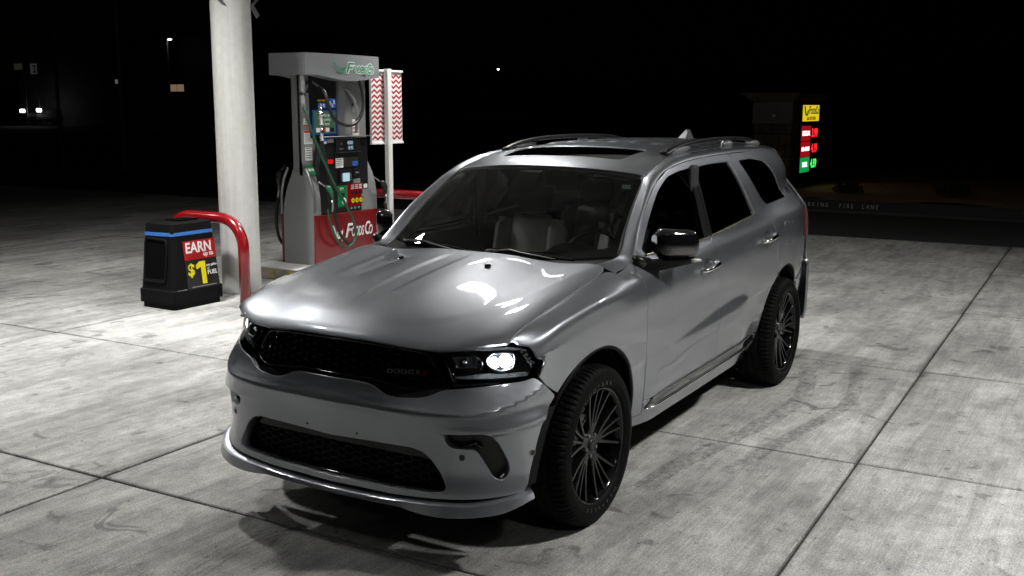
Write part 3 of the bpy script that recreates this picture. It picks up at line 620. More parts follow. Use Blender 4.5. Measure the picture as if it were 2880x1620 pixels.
# +x face: flat sheet with a hollow's shade in its colour, rolled frame
tl_ = math.atan2(.05, .54); fx = lambda z, d=0.: bx_+.312-(z-.195)*.038/.54+d
fy = lambda z, d=0.: by_+.245-(z-.195)*.038/.54+d
niche_shade = [(by_-.175, .27), (by_+.125, .27), (by_+.145, .62), (by_+.130, .69), (by_-.15, .70), (by_-.165, .66)]
MB().tube([(fx(z, .006), y, z) for y, z in soft(niche_shade, .03, 4)], .013, 8, closed=True).build('niche_frame', 'bin_plastic', bb, True)
mk('niche_shade', [(fx(z, .003), y, z) for y, z in soft(niche_shade, .03, 4)], [tuple(range(len(soft(niche_shade, .03, 4))))], 'opening_shade', bb)
MB().box((fx(.27, -.005), by_-.02, .285), (.03, .27, .02), None, .006).build('niche_shelf', 'bin_plastic', bb)
# advert on the +y face
nrm_y = Vector((0, math.cos(math.atan2(.035, .54)), math.sin(math.atan2(.035, .54)))); u_y = Vector((0, -math.sin(math.atan2(.035, .54)), math.cos(math.atan2(.035, .54))))
def bq(name, pts, d, mat, parent): return mk(name, [(x, fy(z, d), z) for x, z in pts], [tuple(range(len(pts)))], mat, parent)
def btext(s, x, z, size, mat, d=.0065, bold=0., sx=1., shear=0., parent=None): return text('lettering', s, size, mat, parent, (x, fy(z, d), z), (-1, 0, 0), u_y, .0005, bold, shear, sx)
ps = MB(); 
po = bq('poster', [(-2.755, .672), (-3.172, .672), (-3.190, .165), (-2.775, .165)][::-1], .004, 'poster_black', wb)
bq('poster_band', [(-2.757, .670), (-3.170, .670), (-3.176, .478), (-2.765, .478)][::-1], .0052, 'poster_red', po)
text('lettering', 'EARN', .2, 'white_print', po, (-2.955, fy(.600, .0062), .600), (-1, 0, 0), u_y, .0005, .005, 0, fit=(.330, .108)); btext('up to', -3.075, .522, .062, 'white_print', bold=.0012, parent=po)
text('lettering', '$', .2, 'poster_yellow', po, (-2.838, fy(.370, .0062), .370), (-1, 0, 0), u_y, .0005, .006, 0, fit=(.085, .145)); bq('numeral', [(-2.945, .452), (-3.022, .452), (-3.030, .222), (-2.970, .222), (-2.962, .395), (-2.905, .375), (-2.898, .418)][::-1], .0058, 'poster_yellow', po)
btext('per gallon', -3.105, .405, .034, 'white_print', bold=.0005, parent=po); btext('of', -3.058, .372, .034, 'white_print', parent=po); btext('FUEL', -3.11, .328, .062, 'white_print', bold=.0010, parent=po)
for k in range(2): bq('small_print', [(-2.83+.0, .207-.02*k), (-3.15, .207-.02*k), (-3.15, .198-.02*k), (-2.83, .198-.02*k)][::-1], .0055, 'grey_print', po)
MB().box((-2.70, fy(.205, .004), .190), (.13, .006, .006)).build('latch', 'grey_print', bb)
# ================================================================ price sign: block pier with lit panels
pmat('block', (.085, .062, .036), .9, var=(6, .4), bump=(25, .8)); pmat('mortar', (.04, .032, .022), .95); pmat('cabinet_white', (.10, .093, .080), .6, var=(3, .1)); pmat('cornice', (.10, .075, .045), .8); pmat('sign_frame', (.012, .012, .012), .5)
emis('sign_yellow', (.90, .66, .02), .85); emis('sign_green_ink', (.01, .13, .03), .5); emis('sign_brown_ink', (.10, .06, .0), .3); emis('sign_red', (.45, .005, .012), .75); emis('sign_white', (1, .93, .95), 1.6); emis('sign_green', (.01, .38, .08), .8); emis('led_red', (1, .02, .03), 1.5); emis('led_green', (.08, .95, .15), 1.2)
sx0, sx1, sy0, sy1 = -19.15, -21.35, -4.62, -3.735
ps_ = thing('price_sign', 'stone block price sign with glowing yellow, red and green panels', 'sign', (-20.25, -4.18, .1))
core = MB().box(((sx0+sx1)/2, (sy0+sy1)/2, .88), (abs(sx1-sx0)-.06, abs(sy1-sy0)-.06, 1.50)).build('pier', 'mortar', ps_)
rows_ = 6; hz = 1.50/rows_
for r in range(rows_):
    n = 3
    for k in range(n+1):
        w = .885/n; y0 = sy0+(k-(.5 if r % 2 else 0))*w; y1 = min(y0+w, sy1); y0 = max(y0, sy0)
        if y1-y0 > .06: MB().box((sx0-.02, (y0+y1)/2, .14+hz*(r+.5)), (.06+.02*random.random(), y1-y0-.018, hz-.018), None, .012).build('stone_block', 'block', core)
    MB().box((sx0-.24, sy1-.02, .14+hz*(r+.5)), (.42, .06, hz-.018), None, .012).build('stone_block', 'block', core)
    MB().box((-21.25, sy1-.02, .14+hz*(r+.5)), (.18, .06, hz-.018), None, .012).build('stone_block', 'block', core)
MB().box((-20.2, -4.17, 1.865), (2.28, .93, .49), None, .01).build('sign_cabinet', 'cabinet_white', ps_)
MB().box((-20.25, -4.18, 2.145), (2.40, 1.02, .06), None, .01).box((-20.25, -4.18, 2.22), (2.55, 1.16, .09), None, .015).box((-20.25, -4.18, 2.285), (2.75, 1.34, .05), None, .01).build('cornice', 'cornice', ps_)
MB().box((-20.42, -3.716, 1.27), (1.86, .05, 1.70), None, .008).build('panel_frame', 'sign_frame', ps_)
yS = -3.688
def sq_(name, x0, x1, z0, z1, mat, parent=ps_, y=yS): return MB().box(((x0+x1)/2, y, (z0+z1)/2), (abs(x1-x0), .008, abs(z1-z0))).build(name, mat, parent)
def st(s, x, z, size, mat, y=yS+.006, bold=0., sx=1., parent=ps_, shear=0.): return text('lettering', s, size, mat, parent, (x, y, z), (-1, 0, 0), (0, 0, 1), .001, bold, shear, sx)
a = sq_('brand_panel', -19.80, -21.18, 1.675, 2.045, 'sign_yellow'); st('F', -20.33, 1.92, .26, 'sign_green_ink', bold=.006, sx=1.3, parent=a, shear=.2); st('OODS', -20.66, 1.895, .175, 'sign_green_ink', bold=.006, sx=.95, parent=a); st('C', -20.96, 1.92, .25, 'sign_green_ink', bold=.006, parent=a); st('O', -21.08, 1.895, .165, 'sign_green_ink', bold=.006, parent=a)
MB().tube(crv([(-19.90, yS+.006, 2.02), (-19.95, yS+.006, 1.92), (-20.02, yS+.006, 1.83), (-20.14, yS+.006, 1.83), (-20.18, yS+.006, 1.93)], 4), .022, 6, flat=1).build('cart_mark', 'sign_green_ink', a)
st('GAS STATION', -20.5, 1.735, .105, 'sign_brown_ink', bold=.003, sx=1.15, parent=a)
for k, (nm, pr, mt, lm) in enumerate((('REGULAR', '3.99', 'sign_red', 'led_red'), ('MID-GRADE', '4.19', 'sign_red', 'led_red'), ('DIESEL', '4.59', 'sign_green', 'led_green'))):
    zc = 1.395-.362*k; b_ = sq_('grade_panel', -19.76, -20.52, zc-.172, zc+.172, mt); st(nm, -20.14, zc, .15 if k != 1 else .125, 'sign_white', bold=.006, sx=.98, parent=b_); q_ = sq_('price_panel', -20.54, -21.2, zc-.172, zc+.172, 'sign_frame'); text('lettering', pr, .2, lm, q_, (-20.87, yS+.006, zc+.005), (-1, 0, 0), (0, 0, 1), .001, .008, 0, fit=(.52, .215))
# service lamp bulge on the cabinet end
MB().lathe([(.055, 0), (.05, .03), (.0005, .045)], (-19.055, -4.15, 1.80), (1, 0, 0), 16).build('cabinet_knob', 'steel', ps_)
# low dark shrubs on the strip behind the kerb
pmat('leaf', (.030, .040, .018), .8); pmat('bark', (.06, .045, .03), .9)
def shrub(x, y, z, r, label):
    t = thing('shrub', label, 'shrub', (x, y, z), 'low shrubs on the planting strip'); V = []; F = []
    for k in range(420):
        u = Vector((random.gauss(0, 1), random.gauss(0, 1), abs(random.gauss(0, .8)))).normalized()*r*(.45+.6*random.random()); u.z *= .75; c = Vector((x, y, z+.05))+u; e1 = Vector((random.gauss(0, 1), random.gauss(0, 1), random.gauss(0, .6))).normalized()*.05; e2 = e1.orthogonal().normalized()*.022
        o = len(V); V += [c-e1, c+e2, c+e1, c-e2]; F.append((o, o+1, o+2, o+3))
    mk('foliage', V, F, 'leaf', t); m_ = MB()
    for k in range(5): m_.tube([(x, y, z-.02), (x+random.gauss(0, r*.3), y+random.gauss(0, r*.3), z+r*.5)], [.012, .005], 5)
    m_.build('stem', 'bark', t)
shrub(-18.6, -2.3, .15, .32, 'low dark shrub just right of the price sign'); shrub(-19.4, -.3, .15, .36, 'low dark shrub further right along the kerb strip')
# ================================================================ far left: dim street furniture and lights of the road beyond
pmat('pole_grey', (.16, .16, .16), .6); pmat('far_wall', (.03, .03, .032), .9); emis('window_warm', (.75, .52, .32), .22); emis('window_cool', (.6, .65, .62), .14); emis('far_lamp', (1, 1, .97), 14); emis('far_head', (1, .97, .92), 10)
def pole(x, y, h, label):
    t = thing('light_pole', label, 'light pole', (x, y, 0), 'thin dark light poles at the far left')
    MB().lathe([(.09, -.05), (.09, .1), (.065, .12), (.045, h)], (x, y, 0), (0, 0, 1), 12).build('shaft', 'pole_grey', t, True); MB().box((x+.35, y, h), (.8, .18, .06), None, .02).build('lamp_head', 'pole_grey', t)
pole(-18, -28.0, 7.5, 'thin grey light pole, the left one of two'); pole(-18, -24.85, 7.5, 'thin grey light pole, the right one of two')
tb = thing('litter_drum', 'dark round litter drum with a pale rim at the far left edge', 'bin', (-18, -31.2, 0)); MB().lathe([(.40, -.05), (.42, .66), (.0005, .66)], (-18, -31.2, 0), (0, 0, 1), 24).build('drum', 'sign_frame', tb, True); MB().lathe([(.43, .66), (.45, .70), (.40, .72), (.40, .68)], (-18, -31.2, 0), (0, 0, 1), 24).build('drum_rim', 'kerb', tb, True)
ln = thing('planter_wall', 'low dark planter wall beyond the left kerb', 'wall', (-20, -22, 0)); 
for k in range(6): MB().box((-20.3, -27.5+k*1.6, .35), (.3, 1.55, .6), None, .02).build('wall_block', 'far_wall', ln)
bd = thing('far_building', 'dark building far left with two small lit windows', 'building', (-62, -75, 0))
MB().box((-66, -78, 4), (7, 36, 8.2)).build('wall', 'far_wall', bd); MB().box((-66, -78, 8.3), (7.6, 36.6, .4)).build('roof', 'far_wall', bd)
for y, z, w, h, mt in ((-72.1, 3.55, .85, .62, 'window_warm'), (-73.0, 3.55, .80, .62, 'window_warm'), (-80.6, 4.2, .7, .4, 'window_cool')):
    f_ = MB().box((-62.45, y, z), (.12, w+.16, h+.16)).build('window', 'far_wall', bd); MB().box((-62.38, y, z), (.03, w, h)).build('pane', mt, f_)
sl = thing('street_lamp', 'distant lit street lamp above the left background', 'street lamp', (-60, -70.6, 0)); MB().lathe([(.10, 0), (.06, 7.7)], (-60, -70.8, 0), (0, 0, 1), 8).build('shaft', 'pole_grey', sl); MB().box((-60, -70.55, 7.72), (.3, .7, .10)).build('lamp_head', 'pole_grey', sl); MB().box((-59.9, -70.35, 7.64), (.22, .26, .06)).build('lamp', 'far_lamp', sl)
fcx = thing('oncoming_car', 'far car in the dark with both headlights glaring', 'car', (-60, -90.2, 0))
MB().box((-61.8, -90.2, .75), (4.2, 1.9, .8), None, .2).box((-62.2, -90.2, 1.3), (2.2, 1.6, .6), None, .25).build('body', 'far_wall', fcx, angle=40)
for y in (-91.5, -88.9): MB().box((-59.65, y*.4+(-90.2)*.6 if False else y, 1.42 if y < -90 else 1.50), (.1, .75, .32), None, .05).build('headlight', 'far_head', fcx)
for y in (-91.0, -89.4):
    for x in (-60.5, -63.1): MB().lathe([(.33, -.1), (.33, .1), (.0005, .1)], (x, y, .32), (0, 1, 0), 14).build('wheel', 'far_wall', fcx)
mb_ = thing('menu_board', 'dim far board with a pale panel at the left edge', 'sign', (-60, -90, 0)); MB().box((-60.2, -91.7, 5.6), (.1, 2.6, 1.0)).build('board', 'far_wall', mb_); emis('board_dim', (.10, .11, .075), .12); emis('board_dim2', (.10, .10, .10), .22); MB().box((-60.1, -92.3, 5.7), (.03, 1.3, .6)).build('panel', 'board_dim', mb_); MB().box((-60.1, -89.9, 5.45), (.03, 1.0, 1.0)).build('panel', 'board_dim2', mb_)
text('lettering', '2', 1.0, 'far_wall', mb_, (-60.07, -89.75, 5.4), (0, 1, 0), (0, 0, 1), .01, .02)
for y in (-91.5, -89.5): MB().tube([(-60.2, y, 0), (-60.2, y, 5.2)], .06, 6).build('leg', 'far_wall', mb_)
st_ = thing('distant_light', 'tiny lone white light above the car roof, far away', 'lamp', (-200, -123.4, 0)); MB().tube([(-200, -123.4, 0), (-200, -123.4, 12)], .08, 6).build('shaft', 'far_wall', st_); MB().box((-199.9, -123.4, 10.2), (.2, .35, .25)).build('lamp', 'far_lamp', st_)
import numpy as np
# ---------------------------------------------------------------- surfaces of the car body (metres, x forward, y to its left, z up)
def pch(xs, ys):
    """smooth one dimensional interpolation with limited slopes"""
    xs = np.array(xs, float); ys = np.array(ys, float)
    if xs[0] > xs[-1]: xs = xs[::-1]; ys = ys[::-1]
    h = np.diff(xs); dl = np.diff(ys)/h
    m = np.zeros_like(ys); m[0] = dl[0]; m[-1] = dl[-1]
    m[1:-1] = (dl[:-1]*h[1:]+dl[1:]*h[:-1])/(h[1:]+h[:-1])
    for i in range(1, len(m)-1):
        lim = 3*min(abs(dl[i-1]), abs(dl[i]))
        if dl[i-1]*dl[i] <= 0: m[i] = 0
        else: m[i] = np.sign(m[i])*min(abs(m[i]), lim)
    def f(x):
        x = np.asarray(x, float)
        i = np.clip(np.searchsorted(xs, x)-1, 0, len(h)-1)
        t = (x-xs[i])/h[i]; tc = np.clip(t, 0, 1)
        r = (2*tc**3-3*tc**2+1)*ys[i]+(tc**3-2*tc**2+tc)*h[i]*m[i]+(-2*tc**3+3*tc**2)*ys[i+1]+(tc**3-tc**2)*h[i]*m[i+1]
        return r+np.where(t < 0, t*h[i]*m[i], 0)+np.where(t > 1, (t-1)*h[i]*m[i+1], 0)
    return f
def spl(xs, ys):
    """curvature continuous interpolation, straight beyond the ends"""
    o = np.argsort(xs); xs = np.array(xs, float)[o]; ys = np.array(ys, float)[o]; n = len(xs); h = np.diff(xs)
    A = np.zeros((n, n)); b = np.zeros(n); A[0, 0] = 2; A[0, 1] = 1; b[0] = 3*(ys[1]-ys[0])/h[0]; A[-1, -1] = 2; A[-1, -2] = 1; b[-1] = 3*(ys[-1]-ys[-2])/h[-1]
    for i in range(1, n-1): A[i, i-1] = h[i]; A[i, i] = 2*(h[i]+h[i-1]); A[i, i+1] = h[i-1]; b[i] = 3*((ys[i+1]-ys[i])/h[i]*h[i-1]+(ys[i]-ys[i-1])/h[i-1]*h[i])
    m = np.linalg.solve(A, b)
    def f(x):
        x = np.asarray(x, float); i = np.clip(np.searchsorted(xs, x)-1, 0, n-2); t = (x-xs[i])/h[i]; tc = np.clip(t, 0, 1)
        r = (2*tc**3-3*tc**2+1)*ys[i]+(tc**3-2*tc**2+tc)*h[i]*m[i]+(-2*tc**3+3*tc**2)*ys[i+1]+(tc**3-tc**2)*h[i]*m[i+1]
        return r+np.where(t < 0, t*h[i]*m[i], 0)+np.where(t > 1, (t-1)*h[i]*m[i+1], 0)
    return f
def sst(a, b, x):
    t = np.clip((np.asarray(x, float)-a)/(b-a), 0, 1); return t*t*(3-2*t)
# plan outline of the flank, half car
FX = [0.862, 0.857, 0.842, 0.805, 0.745, 0.655, 0.535, 0.4, 0.2, 0.03, -0.15, -0.5, -1.5, -2.4, -2.8, -3.1, -3.45, -3.7, -3.92, -4.06, -4.14]
FY = [0, 0.15, 0.3, 0.48, 0.645, 0.775, 0.868, 0.906, 0.926, 0.931, 0.931, 0.928, 0.922, 0.922, 0.926, 0.921, 0.893, 0.852, 0.795, 0.73, 0.655]
# arc length parametrisation of the plan outline
def _c2(xs, P):
    xs = np.array(xs); P = np.array(P); n = len(xs); h = np.diff(xs)
    A = np.zeros((n, n)); b = np.zeros((n, P.shape[1])); A[0, 0] = 2*h[0]; A[0, 1] = h[0]; b[0] = 3*(P[1]-P[0])
    A[-1, -1] = 2*h[-1]; A[-1, -2] = h[-1]; b[-1] = 3*(P[-1]-P[-2])
    # clamped start: straight across the nose
    A[0] = 0; A[0, 0] = 1; b[0] = [0, 1]
    for i in range(1, n-1):
        A[i, i-1] = h[i]; A[i, i] = 2*(h[i]+h[i-1]); A[i, i+1] = h[i-1]
        b[i] = 3*((P[i+1]-P[i])/h[i]*h[i-1]+(P[i]-P[i-1])/h[i-1]*h[i])
    M = np.linalg.solve(A, b)
    def f(x):
        x = np.asarray(x, float); i = np.clip(np.searchsorted(xs, x)-1, 0, n-2)
        t = ((x-xs[i])/h[i])[..., None]; hh = h[i][..., None]
        return (2*t**3-3*t**2+1)*P[i]+(t**3-2*t**2+t)*hh*M[i]+(-2*t**3+3*t**2)*P[i+1]+(t**3-t**2)*hh*M[i+1]
    return f
_P = np.stack([FX, FY], 1)
_S = np.concatenate([[0], np.cumsum(np.hypot(*np.diff(_P, axis=0).T))])
_plan = _c2(_S, _P)
_ss = np.linspace(0, _S[-1], 1500); _pp = _plan(_ss)
_k = int(np.searchsorted(-_pp[:, 0], .2))
def flank(x):            # half width of the body at x
    return np.interp(-np.asarray(x, float), -_pp[:, 0], _pp[:, 1])
_fl = spl(_pp[60::40, 0], _pp[60::40, 1])
def flank(x): return _fl(x)
def plan(s):
    a = np.abs(s); p = _plan(a); q = _plan(a+1e-4); t = (q-p)/1e-4; t /= np.linalg.norm(t, axis=-1, keepdims=True)
    sg = np.where(np.asarray(s) < 0, -1., 1.)
    return p[..., 0], p[..., 1]*sg, t[..., 1], -t[..., 0]*sg   # point and outward normal (nx, ny)
# ---- side of the body: rows of section points, interpolated
zcr = spl([.62, .489, .355, .268, .017, -.5, -1.0, -1.5, -2.4, -3.2, -4.1], [.950, 1.000, 1.048, 1.066, 1.096, 1.108, 1.132, 1.160, 1.203, 1.230, 1.225])
zlg = spl([.6, -.8, -1.6, -2.2, -4.1], [.70, .700, .722, .752, .76])
_ga = pch([.7, -.84, -1.2, -1.7, -1.95, -2.12, -2.28, -4.2], [0, 0, .45, .95, 1.0, .75, 0, 0])
amp = lambda x: _ga(x)
zbl = spl([.62, .569, .388, .223, .008, -.2, -.45, -.6, -1.4, -2.4, -2.9, -3.4, -4.1], [.985, 1.002, 1.058, 1.088, 1.121, 1.155, 1.195, 1.215, 1.235, 1.309, 1.335, 1.355, 1.37])
ybl = spl([.62, .569, .388, .223, 0, -.3, -.5, -.7, -1.0, -1.4, -2.4, -2.8, -3.1, -3.4, -3.7, -3.9, -4.1], [.792, .798, .801, .803, .804, .803, .825, .842, .856, .866, .868, .850, .818, .776, .724, .672, .57])
zmg = spl([.62, -.2, -.6, -1.0, -4.1], [1.02, 1.17, 1.40, 1.47, 1.52])
ymg = spl([.62, 0, -.3, -.6, -.8, -1.0, -1.4, -1.9, -2.4, -2.8, -3.1, -3.4, -3.7, -3.9, -4.1], [.66, .74, .748, .752, .750, .756, .778, .798, .806, .792, .768, .733, .685, .62, .50])
ztp = spl([.62, -.2, -.6, -1.0, -1.4, -2.2, -3.0, -3.6, -4.1], [1.025, 1.18, 1.55, 1.66, 1.715, 1.735, 1.725, 1.70, 1.66])
ytp = spl([.62, 0, -.3, -.6, -1.0, -1.4, -1.9, -2.4, -2.8, -3.1, -3.4, -3.7, -3.9, -4.1], [.60, .69, .69, .665, .658, .680, .700, .705, .693, .672, .640, .59, .51, .36])
KT = np.array([0, .04, .10, .22, .34, .40, .57, .70, .755, .80, .90, 1.10, 1.36])
def rows(x):
    x = np.asarray(x, float); F = flank(x); a = amp(x); zc = zcr(x); zl = zlg(x)
    k = np.maximum(sst(-.75, -.35, x), sst(-2.05, -2.5, x))       # tucks in towards the wheel arches
    fen = sst(-.55, -.1, x)            # 1 on the fender
    C = F-.010-.004*(1-fen)
    yb = ybl(x); zb = zbl(x); hz = hood(np.clip(x, -.34, .60), yb+0*x)[..., 2]-.0015; wz_ = sst(-.42, -.33, x)*sst(.66, .60, x); zb = zb*(1-wz_)+hz*wz_
    Y = [F-.03-.065*k, F-.018-.057*k, F-.010-.048*k, F-.005-.026*k, F-.003-.007*k+.007*a, F-.002-.003*k-.009*a, F+.002, F-.001, C, (C+(yb-C)*.30)*fen+(C-.014)*(1-fen), yb, ymg(x), ytp(x)]
    z9 = fen*(zc+(zb-zc)*.45)+(1-fen)*(zc+.030)
    Z = [.36+0*x, .395+0*x, .45+0*x, .57+0*x, zl, zl+.022+.030*a, .93+0*x, zc-.055, zc, z9, zb, zmg(x), ztp(x)]
    return np.stack(Y, -1), np.stack(Z, -1)
def _rowop():
    n = len(KT); h = np.diff(KT); A = np.zeros((n, n)); B = np.zeros((n, n)); A[0, 0] = 2; A[0, 1] = 1; B[0, 0] = -3/h[0]; B[0, 1] = 3/h[0]; A[-1, -1] = 2; A[-1, -2] = 1; B[-1, -1] = 3/h[-1]; B[-1, -2] = -3/h[-1]
    for i in range(1, n-1): A[i, i-1] = h[i]; A[i, i] = 2*(h[i]+h[i-1]); A[i, i+1] = h[i-1]; B[i, i+1] = 3*h[i-1]/h[i]; B[i, i-1] = -3*h[i]/h[i-1]; B[i, i] = -B[i, i+1]-B[i, i-1]
    return np.linalg.solve(A, B)
_RO = _rowop()
def _herm(V, t):
    h = np.diff(KT); dl = np.diff(V, axis=-1)/h; m1 = np.zeros_like(V); m1[..., 0] = dl[..., 0]; m1[..., -1] = dl[..., -1]
    m1[..., 1:-1] = (dl[..., :-1]*h[1:]+dl[..., 1:]*h[:-1])/(h[1:]+h[:-1])
    m = .6*(V @ _RO.T)+.4*m1
    i = np.clip(np.searchsorted(KT, t)-1, 0, len(h)-1)
    u = (t-KT[i])/h[i]; hh = h[i]; g = lambda A, j: np.take_along_axis(A, j[..., None], -1)[..., 0]
    return (2*u**3-3*u**2+1)*g(V, i)+(u**3-2*u**2+u)*hh*g(m, i)+(-2*u**3+3*u**2)*g(V, i+1)+(u**3-u**2)*hh*g(m, i+1)
def side(x, t):
    x = np.asarray(x, float); t = np.asarray(t, float)+0*x; Y, Z = rows(x)
    return np.stack([x, _herm(Y, t), _herm(Z, t)], -1)
def side_t(x, z):      # section parameter for a height
    x = np.asarray(x, float); z = np.asarray(z, float); lo = np.zeros_like(x+z)-.05; hi = lo*0+1.42
    for _ in range(36):
        m = (lo+hi)/2; zz = side(x+0*m, m)[..., 2]; lo = np.where(zz < z, m, lo); hi = np.where(zz < z, hi, m)
    return (lo+hi)/2
# ---- nose: plan outline pushed in and out with height
zc1 = spl([0, .3, .5, .7, .85, 1.0, 1.12], [.700, .702, .706, .718, .745, .800, .86])       # upper crease, by arc length
_flw = spl([-.2, 0, .2, .3, .4, .5, .6, .7, .8, .9, 1.0, 1.1, 1.2, 1.4, 2.0], [0, 0, .004, .015, .031, .047, .058, .060, .056, .046, .032, .017, .006, 0, 0])
_flz = pch([.2, .60, .67, .75, .82, .90, 1.1], [1.0, 1.0, .95, .42, .12, 0, 0])
def nose(s, z):
    s = np.asarray(s, float); z = np.asarray(z, float); a = np.abs(s)
    px, py, nx, ny = plan(s)
    zc = zc1(a); k = 1-sst(.95, 1.22, a)
    up = np.clip(z-zc, 0, None); dn = np.clip(zc-z, 0, None)
    up = np.sqrt(up**2+.005**2)-.005; dn = np.sqrt(dn**2+.005**2)-.005
    d = .026-.034*(1-np.exp(-up/.055))-.055*np.clip(up-.03, 0, None)/.3       # above the crease it lies back
    d2 = .026-.036*(1-np.exp(-dn/.065))                                       # below it turns under
    d = np.where(z > zc, d, d2)
    d = d*k+(1-k)*(.004)*0
    zr = .628+.030*sst(.75, 1.0, a); q = z-zr; q = np.where(q > 0, np.exp(-(q/.040)**2), np.exp(-(q/.012)**2))     # second ridge over the side openings
    d = d+.016*q*sst(.42, .74, a)*(1-sst(.97, 1.10, a))
    d = d+_flw(a)*_flz(z)                                                    # the lower bumper is squarer in plan than the grille above it
    low = sst(.46, .33, z)                                                    # flares towards the lip
    d = d+.020*low*(.4+.6*sst(.35, .8, a))
    return np.stack([px+d*nx, py+d*ny, z+0*px], -1)
# ---- bonnet
xed = pch(np.array(_pp[::15, 1][:60]), np.array(_pp[::15, 0][:60])) 
def hood_edge(y):
    a = np.abs(y); return xed(a)-.016, .990-.020*sst(.15, .5, a)+.032*sst(.5, .8, a)
_rise = lambda d: .022*(1-np.exp(-d/.015))+.048*(1-np.exp(-d/.15))+.240*d-.074*d*d
_drop = lambda d: .335-.20*np.clip(d, 0, 1.3)**1.6
_fk = np.array([(.105, 0), (.1055, .10), (.112, .24), (.14, .355), (.22, .475), (.35, .572), (.64, .686), (1.0, .765), (1.35, .82)])
_fi = pch(_fk[:, 0], _fk[:, 1]); _fd = np.concatenate([[.105], .1055+1.2445*np.linspace(0, 1, 45)**2]); _fb = np.stack([_fd, _fi(_fd)], 1); _fb[0] = (.105, 0)
def hood(x, y):
    x = np.asarray(x, float); y = np.asarray(y, float); a = np.abs(y)
    xe, ze = hood_edge(y); d = np.clip(xe-x, 0, None)
    z = ze+_rise(d)*(1-_drop(d)*(a/.80)**2.25)
    # raised field with rounded front corners, and the shallow channel down the middle
    q = np.stack([d, a], -1); dist = np.full(d.shape, 9.)
    for p0, p1 in zip(_fb[:-1], _fb[1:]):
        e = p1-p0; t = np.clip(((q-p0) @ e)/(e @ e), 0, 1); dist = np.minimum(dist, np.linalg.norm(q-p0-t[..., None]*e, axis=-1))
    ins = (a < np.interp(d, _fb[:, 0], _fb[:, 1])) & (d > .105); f = np.where(ins, -dist, dist)
    z = z+.0026*sst(.040, -.040, f)
    z = z-.0045*sst(.022, -.026, a-.064)*sst(.14, .34, d)*sst(1.16, .90, d)
    return np.stack([x, y, z], -1)
# ---- windscreen and roof
def screen(u, v):        # u -1..1 across, v 0 bottom .. 1 top
    u = np.asarray(u, float); v = np.asarray(v, float); a = np.abs(u)
    xb = -.40-.19*a**2.2; yb = .735*u; zb = 1.185+.035*a**2
    xt = -1.035-.115*a**2.2; yt = .635*u; zt = 1.662-.048*a**2.2
    b = 4*v*(1-v)*.020
    return np.stack([xb+(xt-xb)*v+b*.6, yb+(yt-yb)*v, zb+(zt-zb)*v+b*.9], -1)
_rz = spl([-1.0, -1.1, -1.25, -1.5, -1.8, -2.2, -2.7, -3.2, -3.6, -3.9], [1.640, 1.672, 1.706, 1.742, 1.762, 1.774, 1.772, 1.758, 1.738, 1.715])
def roof(x, y):
    x = np.asarray(x, float); y = np.asarray(y, float); a = np.abs(y)
    xx = x+.115*(a/.635)**2.2*sst(-1.6, -1.1, x)
    z = _rz(xx)-.036*(a/.64)**2-.014*(a/.64)**6
    rb = sst(-1.98, -2.06, x)*sst(-3.62, -3.52, x)
    for c in (0, .155, .31, .465):
        z = z+.009*rb*np.exp(-((a-c)/.026)**6)
    return np.stack([x, y, z], -1)
# outlines on the nose: arc length from the middle, height
N_LAMP = [(0.496, 0.963), (0.651, 0.984), (0.881, 0.996), (0.947, 0.99), (0.998, 0.949), (1.033, 0.901), (1.008, 0.874), (0.979, 0.855), (0.929, 0.841), (0.772, 0.828), (0.603, 0.813), (0.568, 0.867), (0.53, 0.926)]
N_GTOP = [(0.049, 0.987), (0.251, 0.982), (0.41, 0.973), (0.47, 0.968), (0.492, 0.965)]
N_GBOT = [(0.001, 0.789), (0.139, 0.801), (0.201, 0.799), (0.242, 0.788), (0.271, 0.775), (0.309, 0.762), (0.355, 0.757), (0.465, 0.765), (0.516, 0.777), (0.559, 0.798), (0.602, 0.807)]
N_LBOT = [(0.772, 0.823), (0.928, 0.836), (0.977, 0.848)]
N_SEAM = [(1.021, 0.806), (1.071, 0.77), (1.106, 0.741), (1.046, 0.702), (1.007, 0.641), (0.981, 0.572), (0.952, 0.467), (0.925, 0.378)]
N_INT = [(0.127, 0.532), (0.354, 0.544), (0.439, 0.547), (0.495, 0.535), (0.543, 0.493), (0.581, 0.434), (0.599, 0.39), (0.588, 0.367), (0.552, 0.357), (0.333, 0.343), (0.125, 0.336)]
N_FOG = [(0.586, 0.622), (0.602, 0.63), (0.745, 0.636), (0.775, 0.622), (0.805, 0.587), (0.831, 0.536), (0.849, 0.494), (0.855, 0.457), (0.841, 0.431), (0.823, 0.418), (0.798, 0.421), (0.784, 0.433), (0.752, 0.49), (0.721, 0.547), (0.704, 0.558), (0.634, 0.56), (0.605, 0.568), (0.588, 0.599)]
N_SENS = [(0.661, 0.523), (0.953, 0.519)]
N_PLATE = [(0.146, 0.564)]
N_BADGE = [(0.294, 0.858), (0.464, 0.865), (0.468, 0.864), (0.486, 0.87)]
N_INNER = [(0.594, 0.938), (0.61, 0.946), (0.702, 0.948), (0.743, 0.923), (0.742, 0.9), (0.73, 0.889), (0.631, 0.888)]
N_OUTER = [(0.763, 0.934), (0.792, 0.957), (0.842, 0.958), (0.897, 0.955), (0.904, 0.928), (0.889, 0.89), (0.834, 0.878), (0.798, 0.886), (0.765, 0.911)]
N_DRL = [(0.61, 0.859), (0.774, 0.874), (0.957, 0.874), (0.97, 0.864), (0.953, 0.856), (0.773, 0.852), (0.615, 0.85)]
N_TRIM = [(0.522, 0.963), (0.693, 0.979), (0.86, 0.983), (0.949, 0.974), (0.957, 0.964), (0.693, 0.969), (0.531, 0.954)]
